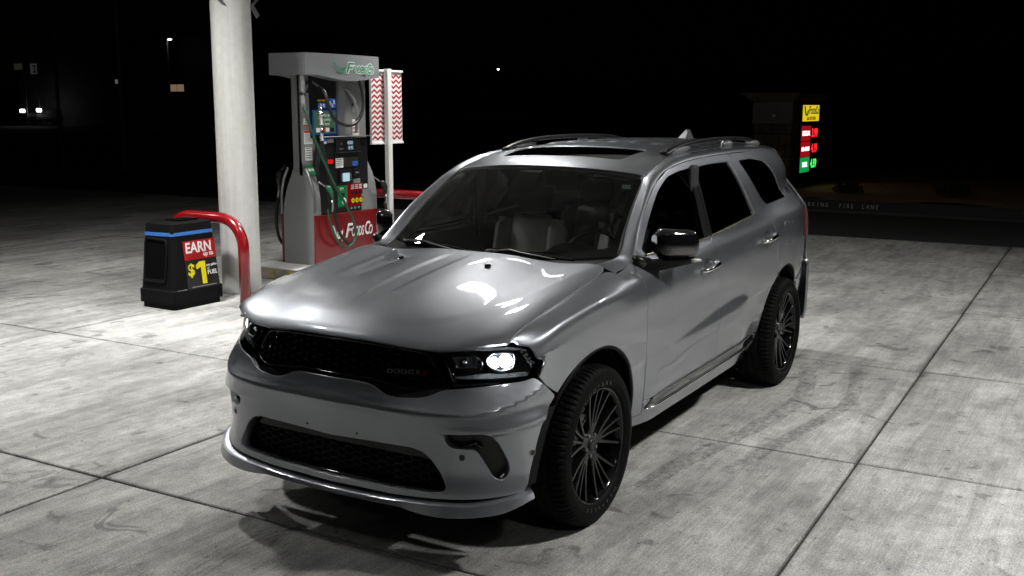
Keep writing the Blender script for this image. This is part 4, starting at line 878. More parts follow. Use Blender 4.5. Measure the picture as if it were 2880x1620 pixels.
N_BLOW = [(-0.009, 0.311), (0.333, 0.315), (0.591, 0.335), (0.772, 0.345), (0.9, 0.355)]
N_LT = [(0.231, 0.294), (0.419, 0.308), (0.582, 0.319), (0.685, 0.322), (0.799, 0.337), (0.899, 0.353)]
N_LB = [(0.23, 0.271), (0.373, 0.276), (0.462, 0.266), (0.544, 0.263), (0.684, 0.272), (0.75, 0.279), (0.816, 0.289), (0.906, 0.322)]
# ================================================================ the car
car = thing('suv', 'silver three-row SUV with black grille and black wheels, headlight on', 'car')
def xz(pts):      # side outline given as x, height
    P = np.array(pts, float); return list(zip(P[:, 0], side_t(P[:, 0], P[:, 1])))
RSIDE = (0, 1, 0)
def both(fn):
    for mir in (False, True): fn(mir)
sgn = lambda mir: -1 if mir else 1
def mp(p, mir): return (p[0], -p[1], p[2]) if mir else tuple(p)
def arc(cx, R, a0, a1, n=28, cz=.394): return [(cx+R*math.cos(math.radians(a0+(a1-a0)*i/n)), cz+R*math.sin(math.radians(a0+(a1-a0)*i/n))) for i in range(n+1)]
# ---- bonnet
ys = np.linspace(-.799, .799, 61)
h_out = [(float(hood_edge(y)[0])-.0005, y) for y in ys]
rear = [(.388, .800), (.223, .802), (.008, .803), (-.200, .802), (-.300, .792), (-.340, .775), (-.352, .740), (-.356, .69), (-.325, .45), (-.300, .22), (-.290, 0)]
h_out += rear+[(x, -y) for x, y in rear[-2::-1]]
h_out = [h_out[0]]+h_out[1:]
hd = panel('hood', hood, h_out, 'paint', car, step=.016, depth=.022, gap=.0024)
for s in (-1, 1):
    p = hood(np.array([-.045]), np.array([.272*s]))[0]
    MB().box(p+np.array([0, 0, .006]), (.026, .030, .013), None, .005).box(p+np.array([.012, 0, .004]), (.012, .022, .008), None, .003).build('washer_nozzle', 'gloss_black', hd)
# ---- front fenders
fen_poly = [(x, .9) for x in (.598, .55, .5, .42, .34, .26, .18, .1, .02, -.06, -.14, -.22, -.30)]
fen_low = [(-.36, 1.178), (-.47, 1.190), (-.572, 1.209), (-.508, 1.160), (-.543, 1.102), (-.539, 1.045), (-.553, .77), (-.578, .448), (-.582, .395), (-.487, .395)]
fen_arch = [(R_*math.cos(a_), .394+R_*math.sin(a_)) for a_ in np.radians(np.linspace(179, 43, 34)) for R_ in [.486+.05*max(0, math.cos(a_))**1.5]]
fen_front = [(.460, .796), (.503, .843), (.486, .872), (.470, .900), (.514, .951), (.537, .984), (.575, .996)]
both(lambda m: panel('front_fender', side, fen_poly+xz(fen_low+fen_arch+fen_front), 'paint', car, ref=RSIDE, mirror=m, step=.016, depth=.02))
# ---- doors
fd = [(-.585, .470), (-.560, .77), (-.545, 1.045), (-.550, 1.104), (-.515, 1.160), (-.577, 1.212), (-.618, 1.252), (-.742, 1.352), (-.852, 1.434), (-.98, 1.508), (-1.095, 1.571), (-1.29, 1.639), (-1.45, 1.667), (-1.612, 1.682), (-1.597, 1.45), (-1.585, 1.217), (-1.610, 1.067), (-1.630, .967), (-1.662, .79), (-1.656, .721), (-1.628, .536), (-1.625, .470)]
fw_hole = soft([(-1.596, 1.643), (-1.42, 1.632), (-1.266, 1.608), (-1.103, 1.540), (-.928, 1.433), (-.80, 1.344), (-.695, 1.258), (-.712, 1.232), (-1.570, 1.238)], .03)
rd = [(-1.630, .470), (-1.633, .536), (-1.661, .721), (-1.667, .79), (-1.635, .967), (-1.615, 1.067), (-1.590, 1.217), (-1.602, 1.45), (-1.617, 1.682), (-1.9, 1.695), (-2.235, 1.700), (-2.300, 1.685), (-2.332, 1.655), (-2.356, 1.610), (-2.438, 1.444), (-2.530, 1.31), (-2.60, 1.262), (-2.706, 1.214), (-2.770, 1.043), (-2.822, .895)]+arc(-3.042, .497, 63, 9.5, 16)
rw_hole = soft([(-1.634, 1.644), (-1.90, 1.655), (-2.235, 1.657), (-2.427, 1.318), (-2.405, 1.298), (-1.602, 1.243)], .035)
def hx(h, d):   # grow a window outline
    return inset(h, -d)
def handle(mir, cx, cz, door):
    P = side(np.array([cx]), side_t(np.array([cx]), np.array([cz])))[0]
    pts = [(cx+dx, P[1]+dy, P[2]+dz) for dx, dy, dz in ((.105, .008, -.012), (.095, .030, -.010), (.05, .041, -.004), (-.02, .043, .002), (-.085, .036, .008), (-.108, .012, .011))]
    m = MB().tube([mp(p, mir) for p in crv(pts, 5)], [.011]+[.0165]*24+[.011]*1 if False else .0165, 10, flat=.9)
    h = m.build('door_handle', 'chrome', door, True)
    cup = xz([(cx+.062*math.cos(a), cz+.004+.045*math.sin(a)) for a in np.linspace(0, 2*math.pi, 22)[:-1]])
    panel('handle_cup_shade', offs(side, .0012, RSIDE), cup, 'lamp_dark', h, ref=RSIDE, mirror=mir, step=.02, gap=0, edges=False)  # flat dark disc; the shade of the recess is put into its colour
def strip_tube(pts, r, off, n=30, mir=False, flat=1.0, name='trim', mat='chrome', parent=None):
    c = crv(pts, n//max(1, len(pts)-1)+1); f = offs(side, off, RSIDE)
    P = f(np.array([p[0] for p in c]), side_t(np.array([p[0] for p in c]), np.array([p[1] for p in c])))
    return MB().tube([mp(p, mir) for p in P], r, 8, flat=flat).build(name, mat, parent, True)
def doors(mir):
    d = panel('front_door', side, xz(fd), 'paint', car, [xz(fw_hole)], ref=RSIDE, mirror=mir, hdepth=.02, step=.018)
    panel('window_glass', offs(side, -.013, RSIDE), xz(hx(fw_hole, .012)), 'side_glass', d, ref=RSIDE, mirror=mir, step=.05, gap=0, edges=False)
    panel('pillar_trim', offs(side, .0025, RSIDE), xz([(-1.560, 1.640), (-1.6075, 1.640), (-1.5850, 1.236), (-1.495, 1.236)]), 'trim_black', d, ref=RSIDE, mirror=mir, step=.03, depth=.004)
    strip_tube([(-.70, 1.229), (-1.1, 1.229), (-1.575, 1.235)], .006, .002, mir=mir, name='belt_strip', mat='brushed', parent=d)
    handle(mir, -1.425, 1.082, d)
    r = panel('rear_door', side, xz(rd), 'paint', car, [xz(rw_hole)], ref=RSIDE, mirror=mir, hdepth=.02, step=.018)
    panel('window_glass', offs(side, -.013, RSIDE), xz(hx(rw_hole, .012)), 'privacy_glass', r, ref=RSIDE, mirror=mir, step=.05, gap=0, edges=False)
    panel('pillar_trim', offs(side, .0025, RSIDE), xz([(-1.6135, 1.640), (-1.650, 1.641), (-1.625, 1.241), (-1.5905, 1.239)]), 'trim_black', r, ref=RSIDE, mirror=mir, step=.03, depth=.004)
    strip_tube([(-1.60, 1.240), (-2.0, 1.268), (-2.41, 1.300)], .0065, .003, mir=mir, name='belt_strip', mat='brushed', parent=r)
    handle(mir, -2.545, 1.130, r)
both(doors)
# ---- quarter panels
qt = [(-2.262, 1.7005), (-2.8, 1.698), (-3.3, 1.685), (-3.60, 1.664), (-3.74, 1.640), (-3.83, 1.56), (-3.90, 1.44), (-3.98, 1.30), (-4.03, 1.20), (-4.06, 1.0), (-4.06, .775), (-3.6, .742), (-3.414, .722)]+arc(-3.042, .495, 138.8, 67, 24)+[(-2.776, 1.043), (-2.712, 1.214), (-2.604, 1.262), (-2.534, 1.31), (-2.443, 1.444), (-2.361, 1.610), (-2.337, 1.655), (-2.305, 1.686)]
q_hole = soft([(-2.400, 1.655), (-2.70, 1.655), (-2.99, 1.627), (-3.13, 1.565), (-3.261, 1.475), (-3.415, 1.360), (-3.375, 1.342), (-2.735, 1.338), (-2.64, 1.385), (-2.54, 1.49)], .045)
fuel = soft([(-2.95, 1.212), (-3.19, 1.193), (-3.19, 1.030), (-2.968, 1.052)], .05)
def quarter(mir):
    q = panel('quarter_panel', side, xz(qt), 'paint', car, [xz(q_hole)]+([] if mir else [xz(fuel)]), ref=RSIDE, mirror=mir, hdepth=.016, step=.02)
    panel('quarter_window', offs(side, -.006, RSIDE), xz(hx(q_hole, .01)), 'privacy_glass', q, ref=RSIDE, mirror=mir, step=.05, gap=0, edges=False)
    if not mir: panel('fuel_door', side, xz(hx(fuel, -.005)), 'paint', q, ref=RSIDE, step=.03)
    panel('taillight', offs(side, .004, RSIDE), xz(soft([(-3.90, 1.195), (-4.055, 1.19), (-4.085, .99), (-3.96, .985)], .03)), 'red_lens', car, ref=RSIDE, mirror=mir, step=.03)
    panel('rear_bumper_corner', offs(side, .008, RSIDE), xz([(-3.418, .716), (-3.6, .736), (-4.09, .765), (-4.10, .66), (-4.04, .60), (-3.62, .58)]+arc(-3.042, .499, 158, 140, 8)), 'paint', car, ref=RSIDE, mirror=mir, step=.03, depth=.04)
both(quarter)
# ---- sills
def sills(mir):
    panel('side_sill', side, xz([(-.500, .33), (-.590, .33), (-1.6, .335), (-2.535, .35), (-2.535, .39), (-2.55, .463), (-1.6, .463), (-.59, .463), (-.586, .392), (-.490, .388)]), 'paint', car, ref=RSIDE, mirror=mir, step=.02, depth=.03)
    panel('sill_trim', offs(side, .007, RSIDE), xz([(-.600, .425), (-.66, .466), (-.9, .474), (-2.36, .488), (-2.47, .470), (-2.50, .440), (-1.6, .436)]), 'gloss_black', car, ref=RSIDE, mirror=mir, step=.025, depth=.012)
    strip_tube([(-.598, .422), (-1.2, .428), (-1.8, .433), (-2.49, .440)], .0055, .012, mir=mir, name='sill_chrome', mat='chrome', parent=car)
    strip_tube([(-.665, .469), (-.9, .477), (-2.36, .491)], .003, .010, mir=mir, name='sill_chrome', mat='steel', parent=car)
both(sills)
# ---- roof frame: windscreen pillar and rail above the doors, lofted between the door seam and the glass / roof edge
def pillar_keys():
    o = [(-.36, 1.178), (-.47, 1.190), (-.575, 1.215), (-.736, 1.353), (-.847, 1.437), (-.975, 1.513), (-1.10, 1.578), (-1.29, 1.643), (-1.61, 1.686), (-2.257, 1.7045), (-2.8, 1.698), (-3.3, 1.685), (-3.72, 1.645)]
    i = [hood(np.array([-.352]), np.array([.712]))[0]+np.array([0, 0, -.004]), np.array([-.475, .712, 1.212])]+[screen(np.array([1.0]), np.array([v]))[0] for v in (.03, .29, .50, .76, .985)]+[roof(np.array([x]), np.array([y]))[0] for x, y in ((-1.33, .628), (-1.62, .618), (-2.25, .618), (-2.8, .604), (-3.3, .578), (-3.72, .53))]
    return o, i
def frame(mir):
    o, i = pillar_keys(); oo = np.array(crv(o, 10)); ii = np.array(crv([tuple(p) for p in i], 10)); n = len(oo)
    tt = side_t(oo[:, 0], oo[:, 1]); A = side(oo[:, 0], tt); TA = (side(oo[:, 0], tt+.004)-side(oo[:, 0], tt-.004)); TA /= np.linalg.norm(TA, axis=1, keepdims=True)
    L = np.linalg.norm(ii-A, axis=1, keepdims=True)
    d = (ii-A)/np.maximum(L, 1e-6)
    wk = sst(8, 34, np.arange(n))[:, None]; TA = TA*wk+d*(1-wk)
    TB = np.stack([d[:, 0]*.9, d[:, 1], d[:, 2]*.15-.02], 1); TB /= np.linalg.norm(TB, axis=1, keepdims=True)
    K = 11; V = np.zeros((n, K, 3))
    for k in range(K):
        t = k/(K-1); V[:, k] = (2*t**3-3*t**2+1)*A+(t**3-2*t**2+t)*TA*L*1.05+(-2*t**3+3*t**2)*ii+(t**3-t**2)*TB*L*1.05
    # last row turns down into the gap beside the glass / roof
    V2 = np.concatenate([V, V[:, -1:]+np.array([0, 0, -.016])], 1)
    du = np.gradient(V, axis=0); dv = np.gradient(V, axis=1); N = np.cross(du, dv); N /= np.linalg.norm(N, axis=2, keepdims=True)+1e-12
    if N[..., 2].mean() < 0: N = -N
    N2 = np.concatenate([N, N[:, -1:]*.3+np.array([0, -1, 0])*.7], 1); N2 /= np.linalg.norm(N2, axis=2, keepdims=True)
    K += 1; F = [(a*K+b, (a+1)*K+b, (a+1)*K+b+1, a*K+b+1) for a in range(n-1) for b in range(K-1)]
    P = V2.reshape(-1, 3).copy(); Q = N2.reshape(-1, 3).copy()
    if mir: P[:, 1] *= -1; Q[:, 1] *= -1
    fa = np.array(F); fnm = np.cross(P[fa[:, 1]]-P[fa[:, 0]], P[fa[:, 2]]-P[fa[:, 0]])
    if np.sum(np.sum(fnm*Q[fa].mean(1), 1)) < 0: F = [f[::-1] for f in F]
    mk('roof_frame', P, F, 'paint', car, True, Q)
both(frame)
# ---- roof, sunroof
yy = np.linspace(-.618, .618, 31)
r_out = [(-1.058-.115*(abs(y)/.635)**2.2, y) for y in yy]+[(-1.33, .624), (-1.62, .611), (-2.25, .609), (-2.8, .595), (-3.3, .569), (-3.74, .515)]+[(-3.80, y) for y in (.4, .2, 0, -.2, -.4)]+[(-3.74, -.515), (-3.3, -.569), (-2.8, -.595), (-2.25, -.609), (-1.62, -.611), (-1.33, -.624)]
sun = soft([(-1.262, 0), (-1.285, .410), (-1.648, .432), (-1.66, 0), (-1.648, -.432), (-1.285, -.410)], .05)
rf = panel('roof', roof, r_out, 'paint', car, [sun], step=.024, depth=.02)
panel('sunroof', offs(roof, -.003, (0, 0, 1)), hx(sun, -.003), 'roof_glass', rf, step=.05)
def rail(mir):
    R = lambda x, y, dz: roof(np.array([x]), np.array([y]))[0]+np.array([0, 0, dz])
    pts = [R(-1.58, .560, .002), R(-1.70, .563, .020), R(-1.88, .566, .038), R(-2.15, .568, .047), R(-2.6, .562, .049), R(-3.0, .550, .047), R(-3.25, .538, .036), R(-3.45, .525, .004)]
    c = crv(pts, 6); k = len(c); rr = [.030 if i < 5 else .030-.008*min(1, (i-5)/8) for i in range(k)]
    b = MB().tube([mp(p, mir) for p in c], rr, 10, flat=.62).build('roof_rail', 'satin_black', car, True)
    for x0, x1, y in ((-1.58, -1.98, .563), (-2.62, -2.78, .560), (-3.2, -3.47, .535)):
        f = MB()
        q = [R(x0+(x1-x0)*t, y, .012) for t in (0, .25, .5, .75, 1)]
        f.tube([mp(p, mir) for p in q], [.012, .030, .032, .030, .012], 10, flat=.8).build('rail_foot', 'lamp_grey', b, True)
both(rail)
a0 = roof(np.array([-3.36]), np.array([0.]))[0]
prof = [(-.115, 0), (-.06, .030), (-.01, .066), (.02, .074), (.045, .066), (.06, .02), (.065, 0)]
V = []; F = []
for s, w in ((-1, .034), (1, .034)):
    for x, z in prof: V.append((a0[0]-x, s*w*(1-.72*min(1, z/.07)), a0[2]-.004+z))
n = len(prof); F = [tuple(range(n)), tuple(range(2*n-1, n-1, -1))]+[(i, n+i, n+i+1, i+1) for i in range(n-1)]
mk('antenna_fin', V, F, 'paint', car, angle=50)
# ---- windscreen with its printed border, cowl, wipers
rs = RSC = (.6, 0, .8)
scr = lambda u, v: screen(np.asarray(u)/.70, np.asarray(v)/.75)      # parameters in metres
sq = lambda l: [(a*.70, b*.75) for a, b in l]
s_out = soft(sq([(-.985, -.02), (-.5, -.04), (0, -.05), (.5, -.04), (.985, -.02), (.985, .5), (.985, .972), (.5, .972), (0, .972), (-.5, .972), (-.985, .972), (-.985, .5)]), .05, 4)
ws = panel('windshield', scr, s_out, 'screen_glass', car, ref=RSC, step=.05, gap=0, edges=False)
s_in = soft(sq([(-.935, .105), (-.5, .085), (0, .08), (.5, .085), (.935, .105), (.942, .5), (.935, .925), (.5, .935), (0, .935), (-.5, .935), (-.935, .925), (-.942, .5)]), .05, 4)
panel('screen_border', offs(scr, -.004, RSC), s_out, 'gloss_black', ws, [s_in], ref=RSC, step=.05, gap=0, edges=False)
panel('registration_sticker', offs(scr, -.006, RSC), sq([(.846, .850), (.914, .857), (.922, .800), (.854, .793)]), 'sticker', ws, ref=RSC, step=.05, gap=0, edges=False)
panel('sensor_housing', offs(scr, -.012, RSC), soft(sq([(-.17, .96), (.06, .96), (.085, .72), (.04, .64), (-.11, .64), (-.16, .72)]), .02), 'satin_black', ws, ref=RSC, step=.05, depth=.05)
# cowl between bonnet and glass
cy = np.linspace(-.735, .735, 41); V = []; F = []
hrx = pch([-.8, -.72, -.66, -.45, -.22, 0, .22, .45, .66, .715, .8], [-.30, -.340, -.345, -.320, -.295, -.285, -.295, -.320, -.345, -.340, -.30])
for y in cy:
    xh = float(hrx(y)); zh = hood(np.array([xh]), np.array([y]))[0, 2]; e = screen(np.array([y/.735]), np.array([.03]))[0]
    V += [(xh+.03, y, zh-.030), (xh-.012, y, zh-.018), ((xh+e[0])/2, y, min(zh, e[2])-.022), (e[0]+.01, y, e[2]-.012), (e[0]-.03, y, e[2]+.008)]
for i in range(40):
    for k in range(4): F.append((i*5+k, i*5+k+1, i*5+5+k+1, i*5+5+k))
mk('cowl', V, F, 'trim_black', car, True)
def wiper(p, q, bend):
    p = Vector(p); q = Vector(q); m = (p+q)/2+Vector((bend, 0, .016))
    w = MB().box(p, (.05, .055, .022), None, .008).tube(crv([tuple(p), tuple(p.lerp(m, .6)+Vector((0, 0, .012))), tuple(m), tuple(q)], 6), [.011]*7+[.008]*12, 8, flat=.6).build('wiper', 'satin_black', car, angle=40)
    a = p.lerp(q, .25)+Vector((-.035, 0, .010)); b = q+Vector((-.02, .10, .0))
    MB().tube(crv([tuple(a+Vector((0, -.16, 0))), tuple(a), tuple(b)], 5), .007, 6).build('wiper_blade', 'rubber', w)
wiper((-.515, -.575, 1.228), (-.375, -.10, 1.213), .01); wiper((-.435, .045, 1.222), (-.415, .455, 1.212), .015)
# ---- nose: bumper skin
RN = (1, 0, .2)
sym = lambda h: h+[(-a, b) for a, b in h[::-1] if abs(a) > 1e-6]
b_top = [(0, .800)]+N_GBOT[1:]+N_LBOT
b_side = N_SEAM
b_bot = N_BLOW[:0:-1]+[(0, .309)]
half = b_top+b_side+b_bot
bpoly = half+[(-a, b) for a, b in half[::-1] if abs(a) > 1e-6]
ih = [(0, .532)]+N_INT[1:-1]+[(0, .335)]
intake = soft(ih+[(-a, b) for a, b in ih[::-1] if abs(a) > 1e-6], .02, 3)
fog = soft(N_FOG, .012, 2)
fogR = [(-a, b) for a, b in fog][::-1]
bm = panel('front_bumper', nose, soft(bpoly, .02, 3), 'paint', car, [intake, fog, fogR], ref=RN, step=.016, depth=.030, hdepth=.045)
for s in (-1, 1):
    for ss, z in N_SENS:
        P = nose(np.array([ss*s]), np.array([z]))[0]; n = fnrm(nose, np.array([ss*s]), np.array([z]), RN)[0]
        r = MB().lathe([(.0155, -.002), (.0165, .002), (.0135, .0035), (.0125, -.001), (.0001, -.001)], P, n, 18).build('parking_sensor', 'steel', bm, True)
        MB().lathe([(.0122, 0), (.0118, .0012), (.0001, .0016)], P, n, 16).build('sensor_face', 'satin_black', r)
    P = nose(np.array([.146*s]), np.array([.56]))[0]; MB().lathe([(.006, 0), (.0055, .001), (.0001, .001)], P, (1, 0, 0), 10).build('plate_hole', 'matte_black', bm)
# side openings: pocket, ledge and slim bar
for s in (-1, 1):
    pk = fog if s > 0 else fogR
    po = panel('air_curtain', offs(nose, -.045, RN), hx(pk, .008), 'satin_black', bm, ref=RN, step=.03, gap=0, depth=-.0445, roll=0)
    c = [offs(nose, -.030, RN)(np.array([a*s]), np.array([b]))[0] for a, b in ((.61, .558), (.67, .566), (.71, .576), (.745, .558))]
    MB().tube(crv([tuple(p) for p in c], 4), .012, 8, flat=.5).build('curtain_fin', 'gloss_black', po, True)
    c = [offs(nose, -.012, RN)(np.array([a*s]), np.array([b]))[0] for a, b in ((.815, .430), (.830, .441))]
    MB().tube(c, .0035, 6).build('highlight_bar', 'chrome', po)  # small chrome bar added as a highlight inside the pocket
# lower grille: slanted blades and honeycomb in front of a black back
back = panel('nose_backing', offs(nose, -.075, RN), [(-1.0, .29), (1.0, .29), (1.0, .70), (.9, .78), (.5, .80), (.48, .95), (-.48, .95), (-.5, .80), (-.9, .78), (-1.0, .70)], 'matte_black', car, ref=RN, step=.05, edges=False, gap=0)
def honey(name, poly, w, h, off, r, mat, parent, depth=.022):
    """honeycomb of flat bars, cut to an outline given in arc length and height"""
    f = offs(nose, off, RN); m = MB(); mn = np.min(poly, 0); mx = np.max(poly, 0); seen = set()
    nx = int((mx[0]-mn[0])/(w*.75))+3; ny = int((mx[1]-mn[1])/h)+3
    for i in range(-1, nx):
        for j in range(-1, ny):
            cx = mn[0]+i*w*.75; cz = mn[1]+j*h+(h/2 if i % 2 else 0)
            hp = [(cx+w*.5*c, cz+h*.5*s_) for c, s_ in ((1, 0), (.5, 1), (-.5, 1), (-1, 0), (-.5, -1), (.5, -1))]
            for k in range(6):
                a, b = hp[k], hp[(k+1) % 6]; key = (round((a[0]+b[0])*500), round((a[1]+b[1])*500))
                if key in seen: continue
                seen.add(key)
                if not inpoly(np.array([((a[0]+b[0])/2, (a[1]+b[1])/2)]), poly)[0]: continue
                P = f(np.array([a[0], b[0]]), np.array([a[1], b[1]])); n = fnrm(nose, np.array([(a[0]+b[0])/2]), np.array([(a[1]+b[1])/2]), RN)[0]
                t = Vector(P[1]-P[0]); L = t.length; t.normalize(); n = Vector(n); q = n.cross(t).normalized(); n = t.cross(q)
                m.box((P[0]+P[1])/2-np.array(n)*depth/2, (L*1.02, r*2, depth), Matrix((t, q, n)).transposed(), r*.6)
    return m.build(name, mat, parent, angle=35)
lowg = panel('lower_grille', offs(nose, -.044, RN), soft([(-.47, .530), (.47, .530), (.51, .490), (-.51, .490)], .01, 2), 'satin_black', car, ref=RN, step=.03, gap=0, depth=.02)
honey('grille_mesh', np.array(hx(intake, .005)), .062, .030, -.062, .0020, 'satin_black', lowg)
m = MB()
m.tube([offs(nose, -.028, RN)(np.array([s_]), np.array([.345]))[0] for s_ in np.linspace(-.55, .55, 41)], .008, 8); m.build('grille_bar', 'gloss_black', lowg, True)
# upper grille
g_bot = [(0, .795)]+[(a, b-.005) for a, b in N_GBOT[1:-1]]+[(.592, .803)]
gh = [(0, .982)]+[(a, b-.005) for a, b in N_GTOP[1:]]+[(.527, .924), (.565, .865), (.597, .815)]+g_bot[::-1]
gpoly = gh+[(-a, b) for a, b in gh[::-1] if abs(a) > 1e-6]
gi = [(0, .971), (.25, .965), (.41, .955), (.478, .946), (.508, .918), (.542, .865), (.535, .822), (.48, .800), (.40, .797), (.30, .808), (.20, .817), (0, .818)]
ghole = soft(gi+[(-a, b) for a, b in gi[::-1] if abs(a) > 1e-6], .025, 4)
gr = panel('grille', offs(nose, -.014, RN), gpoly, 'gloss_black', car, [ghole], ref=RN, step=.018, depth=.02, hdepth=.035, roll=.004)
honey('grille_mesh', np.array(hx(ghole, .004)), .064, .031, -.022, .0042, 'gloss_black', gr, .03)
for s_ in (-.30, -.15, 0, .15, .30): pass
def on_nose(s_, z, off):
    P = offs(nose, off, RN)(np.array([s_]), np.array([z]))[0]; Q = offs(nose, off, RN)(np.array([s_+.01]), np.array([z]))[0]; U = offs(nose, off, RN)(np.array([s_]), np.array([z+.01]))[0]
    return Vector(P), Vector(Q-P).normalized(), Vector(U-P).normalized()
for k, ch in enumerate('DODGE'):
    P, r_, u_ = on_nose(.309+.035*k, .860+.0015*k, -.004); text('badge_letter', ch, .027, 'badge_metal', gr, P, r_, u_, .002, .0003, 0, 1.55)
for k in range(2):
    P, r_, u_ = on_nose(.477+.011*k, .8665, -.004); m = MB()
    m.prism([(-.011, -.010), (-.003, -.010), (.009, .010), (.001, .010)], 0, .003, (r_, u_, r_.cross(u_)), P); m.build('badge_slash', 'badge_red', gr)
# lip
zt_ = pch([0]+[p[0] for p in N_LT]+[.94], [.291]+[p[1] for p in N_LT]+[N_LT[-1][1]+.008]); zb_ = pch([0]+[p[0] for p in N_LB]+[.94], [.270]+[p[1] for p in N_LB]+[N_LB[-1][1]+.012])
sv = np.linspace(-.935, .935, 131); V = []
for s_ in sv:
    a = abs(s_); px, py, nx_, ny_ = plan(np.array([s_])); px, py, nx_, ny_ = px[0], py[0], nx_[0], ny_[0]; b0 = nose(np.array([s_]), np.array([float(zt_(a))+.012]))[0]; zt, zb = float(zt_(a)), float(zb_(a))
    fl = .006+.012*float(sst(.4, .8, a))
    for d, z in ((-.030, zt+.004), (.014, zt+.003), (.022, zt), (.024+fl*.4, zt-.004), (.026+fl, zb+.004), (.023+fl, zb), (.010, zb-.001), (-.10, zb+.004)): V.append((b0[0]+d*nx_, b0[1]+d*ny_, z))
F = [(i*8+k, i*8+k+1, i*8+9+k, i*8+8+k) for i in range(130) for k in range(7)]
mk('front_lip', V, F, 'paint', car, angle=28)
# ---- headlights
lamp_h = N_LAMP
def headlight(mir):
    sg = sgn(mir); hp = [(a*sg, b) for a, b in lamp_h]
    lp = soft(hp, .015, 3)
    hl = panel('headlight', offs(nose, -.075, RN), lp, 'lamp_dark', car, ref=RN, step=.03, depth=-.072, roll=0, gap=.002)
    panel('lens', offs(nose, .0015, RN), lp, 'lens', hl, ref=RN, step=.02, gap=.003, edges=False)
    o = lambda l, d: [offs(nose, d, RN)(np.array([a*sg]), np.array([b]))[0] for a, b in l]
    # bezels
    inner = N_INNER
    outer = N_OUTER
    for nm, pl, mt, d in (('reflector_bowl', inner, 'lamp_grey', -.045), ('projector_bowl', outer, 'lamp_chrome', -.045)):
        p2 = soft([(a*sg, b) for a, b in pl], .012, 3)
        bw = panel(nm, offs(nose, d, RN), p2, mt, hl, ref=RN, step=.02, depth=-.03, roll=0, gap=0)
        MB().tube([offs(nose, -.016, RN)(np.array([a]), np.array([b]))[0] for a, b in p2], .0065, 8, closed=True).build('bezel', 'gloss_black', bw, True)
        if nm == 'projector_bowl':
            for (cs, cz_, r_) in ((.858, .922, .030), (.802, .916, .024)):
                P = offs(nose, -.030, RN)(np.array([cs*sg]), np.array([cz_]))[0]; n = Vector(fnrm(nose, np.array([cs*sg]), np.array([cz_]), RN)[0]); n = (n+Vector((.8, 0, .1))).normalized()
                MB().lathe([(r_*1.12, -.012), (r_*1.12, .004), (r_, .006), (r_, .0)], P, n, 24).build('projector_ring', 'lamp_chrome', bw, True)
                MB().lathe([(r_, .0), (r_*.9, .008), (r_*.6, .014), (.0005, .017)], P, n, 24).build('projector', 'lamp_lit' if not mir else 'lamp_side', bw, True)
        else:
            P = offs(nose, -.035, RN)(np.array([.652*sg]), np.array([.917]))[0]; n = fnrm(nose, np.array([.652*sg]), np.array([.917]), RN)[0]
            MB().lathe([(.018, 0), (.015, .006), (.0005, .010)], P, n, 18).build('high_beam_bulb', 'lamp_chrome', bw, True)
            for k in range(6):
                MB().tube(o([(.670+.011*k, .943), (.674+.011*k, .893)], -.030), .0018, 5).build('reflector_rib', 'lamp_chrome', bw)
    # daytime strip below, trims above and beside
    dr = N_DRL
    panel('light_strip', offs(nose, -.024, RN), soft([(a*sg, b) for a, b in dr], .006, 2), 'lamp_grey', hl, ref=RN, step=.03, depth=.03)
    if not mir: panel('lit_strip', offs(nose, -.022, RN), soft([(.765, .868), (.86, .871), (.87, .860), (.77, .857)], .004, 2), 'lamp_drl', hl, ref=RN, step=.03, depth=.004)
    tt_ = N_TRIM
    panel('upper_trim', offs(nose, -.022, RN), soft([(a*sg, b) for a, b in tt_], .006, 2), 'lamp_grey', hl, ref=RN, step=.03, depth=.03)
    for k in range(3):
        MB().tube(o([(.547+.010*k, .942), (.578+.012*k, .880), (.602+.012*k, .838)], -.025+.004*k), .0035, 6).build('inner_trim', 'lamp_chrome' if k == 1 else 'gloss_black', hl, True)
    for k in range(16):
        a = .925+.030*random.random(); b = .885+.085*random.random(); a += .045*(1-abs(b-.905)/.07) if abs(b-.905) < .07 else 0
        P = offs(nose, -.018, RN)(np.array([a*sg]), np.array([b]))[0]; n = fnrm(nose, np.array([a*sg]), np.array([b]), RN)[0]
        MB().lathe([(.0075, 0), (.005, .005), (.0004, .006)], P, n, 6).build('marker_facet', 'lamp_chrome', hl)
both(headlight)
for cs, cz_ in ((.858, .922), (.802, .916)):      # the burning lamp lights its own housing
    L = bpy.data.lights.new('headlamp_bulb', 'POINT'); L.energy = .55; L.shadow_soft_size = .012; L.color = (.9, .96, 1)
    lo = bpy.data.objects.new('headlamp_bulb', L); COL.objects.link(lo); lo.location = offs(nose, -.006, RN)(np.array([cs]), np.array([cz_]))[0]
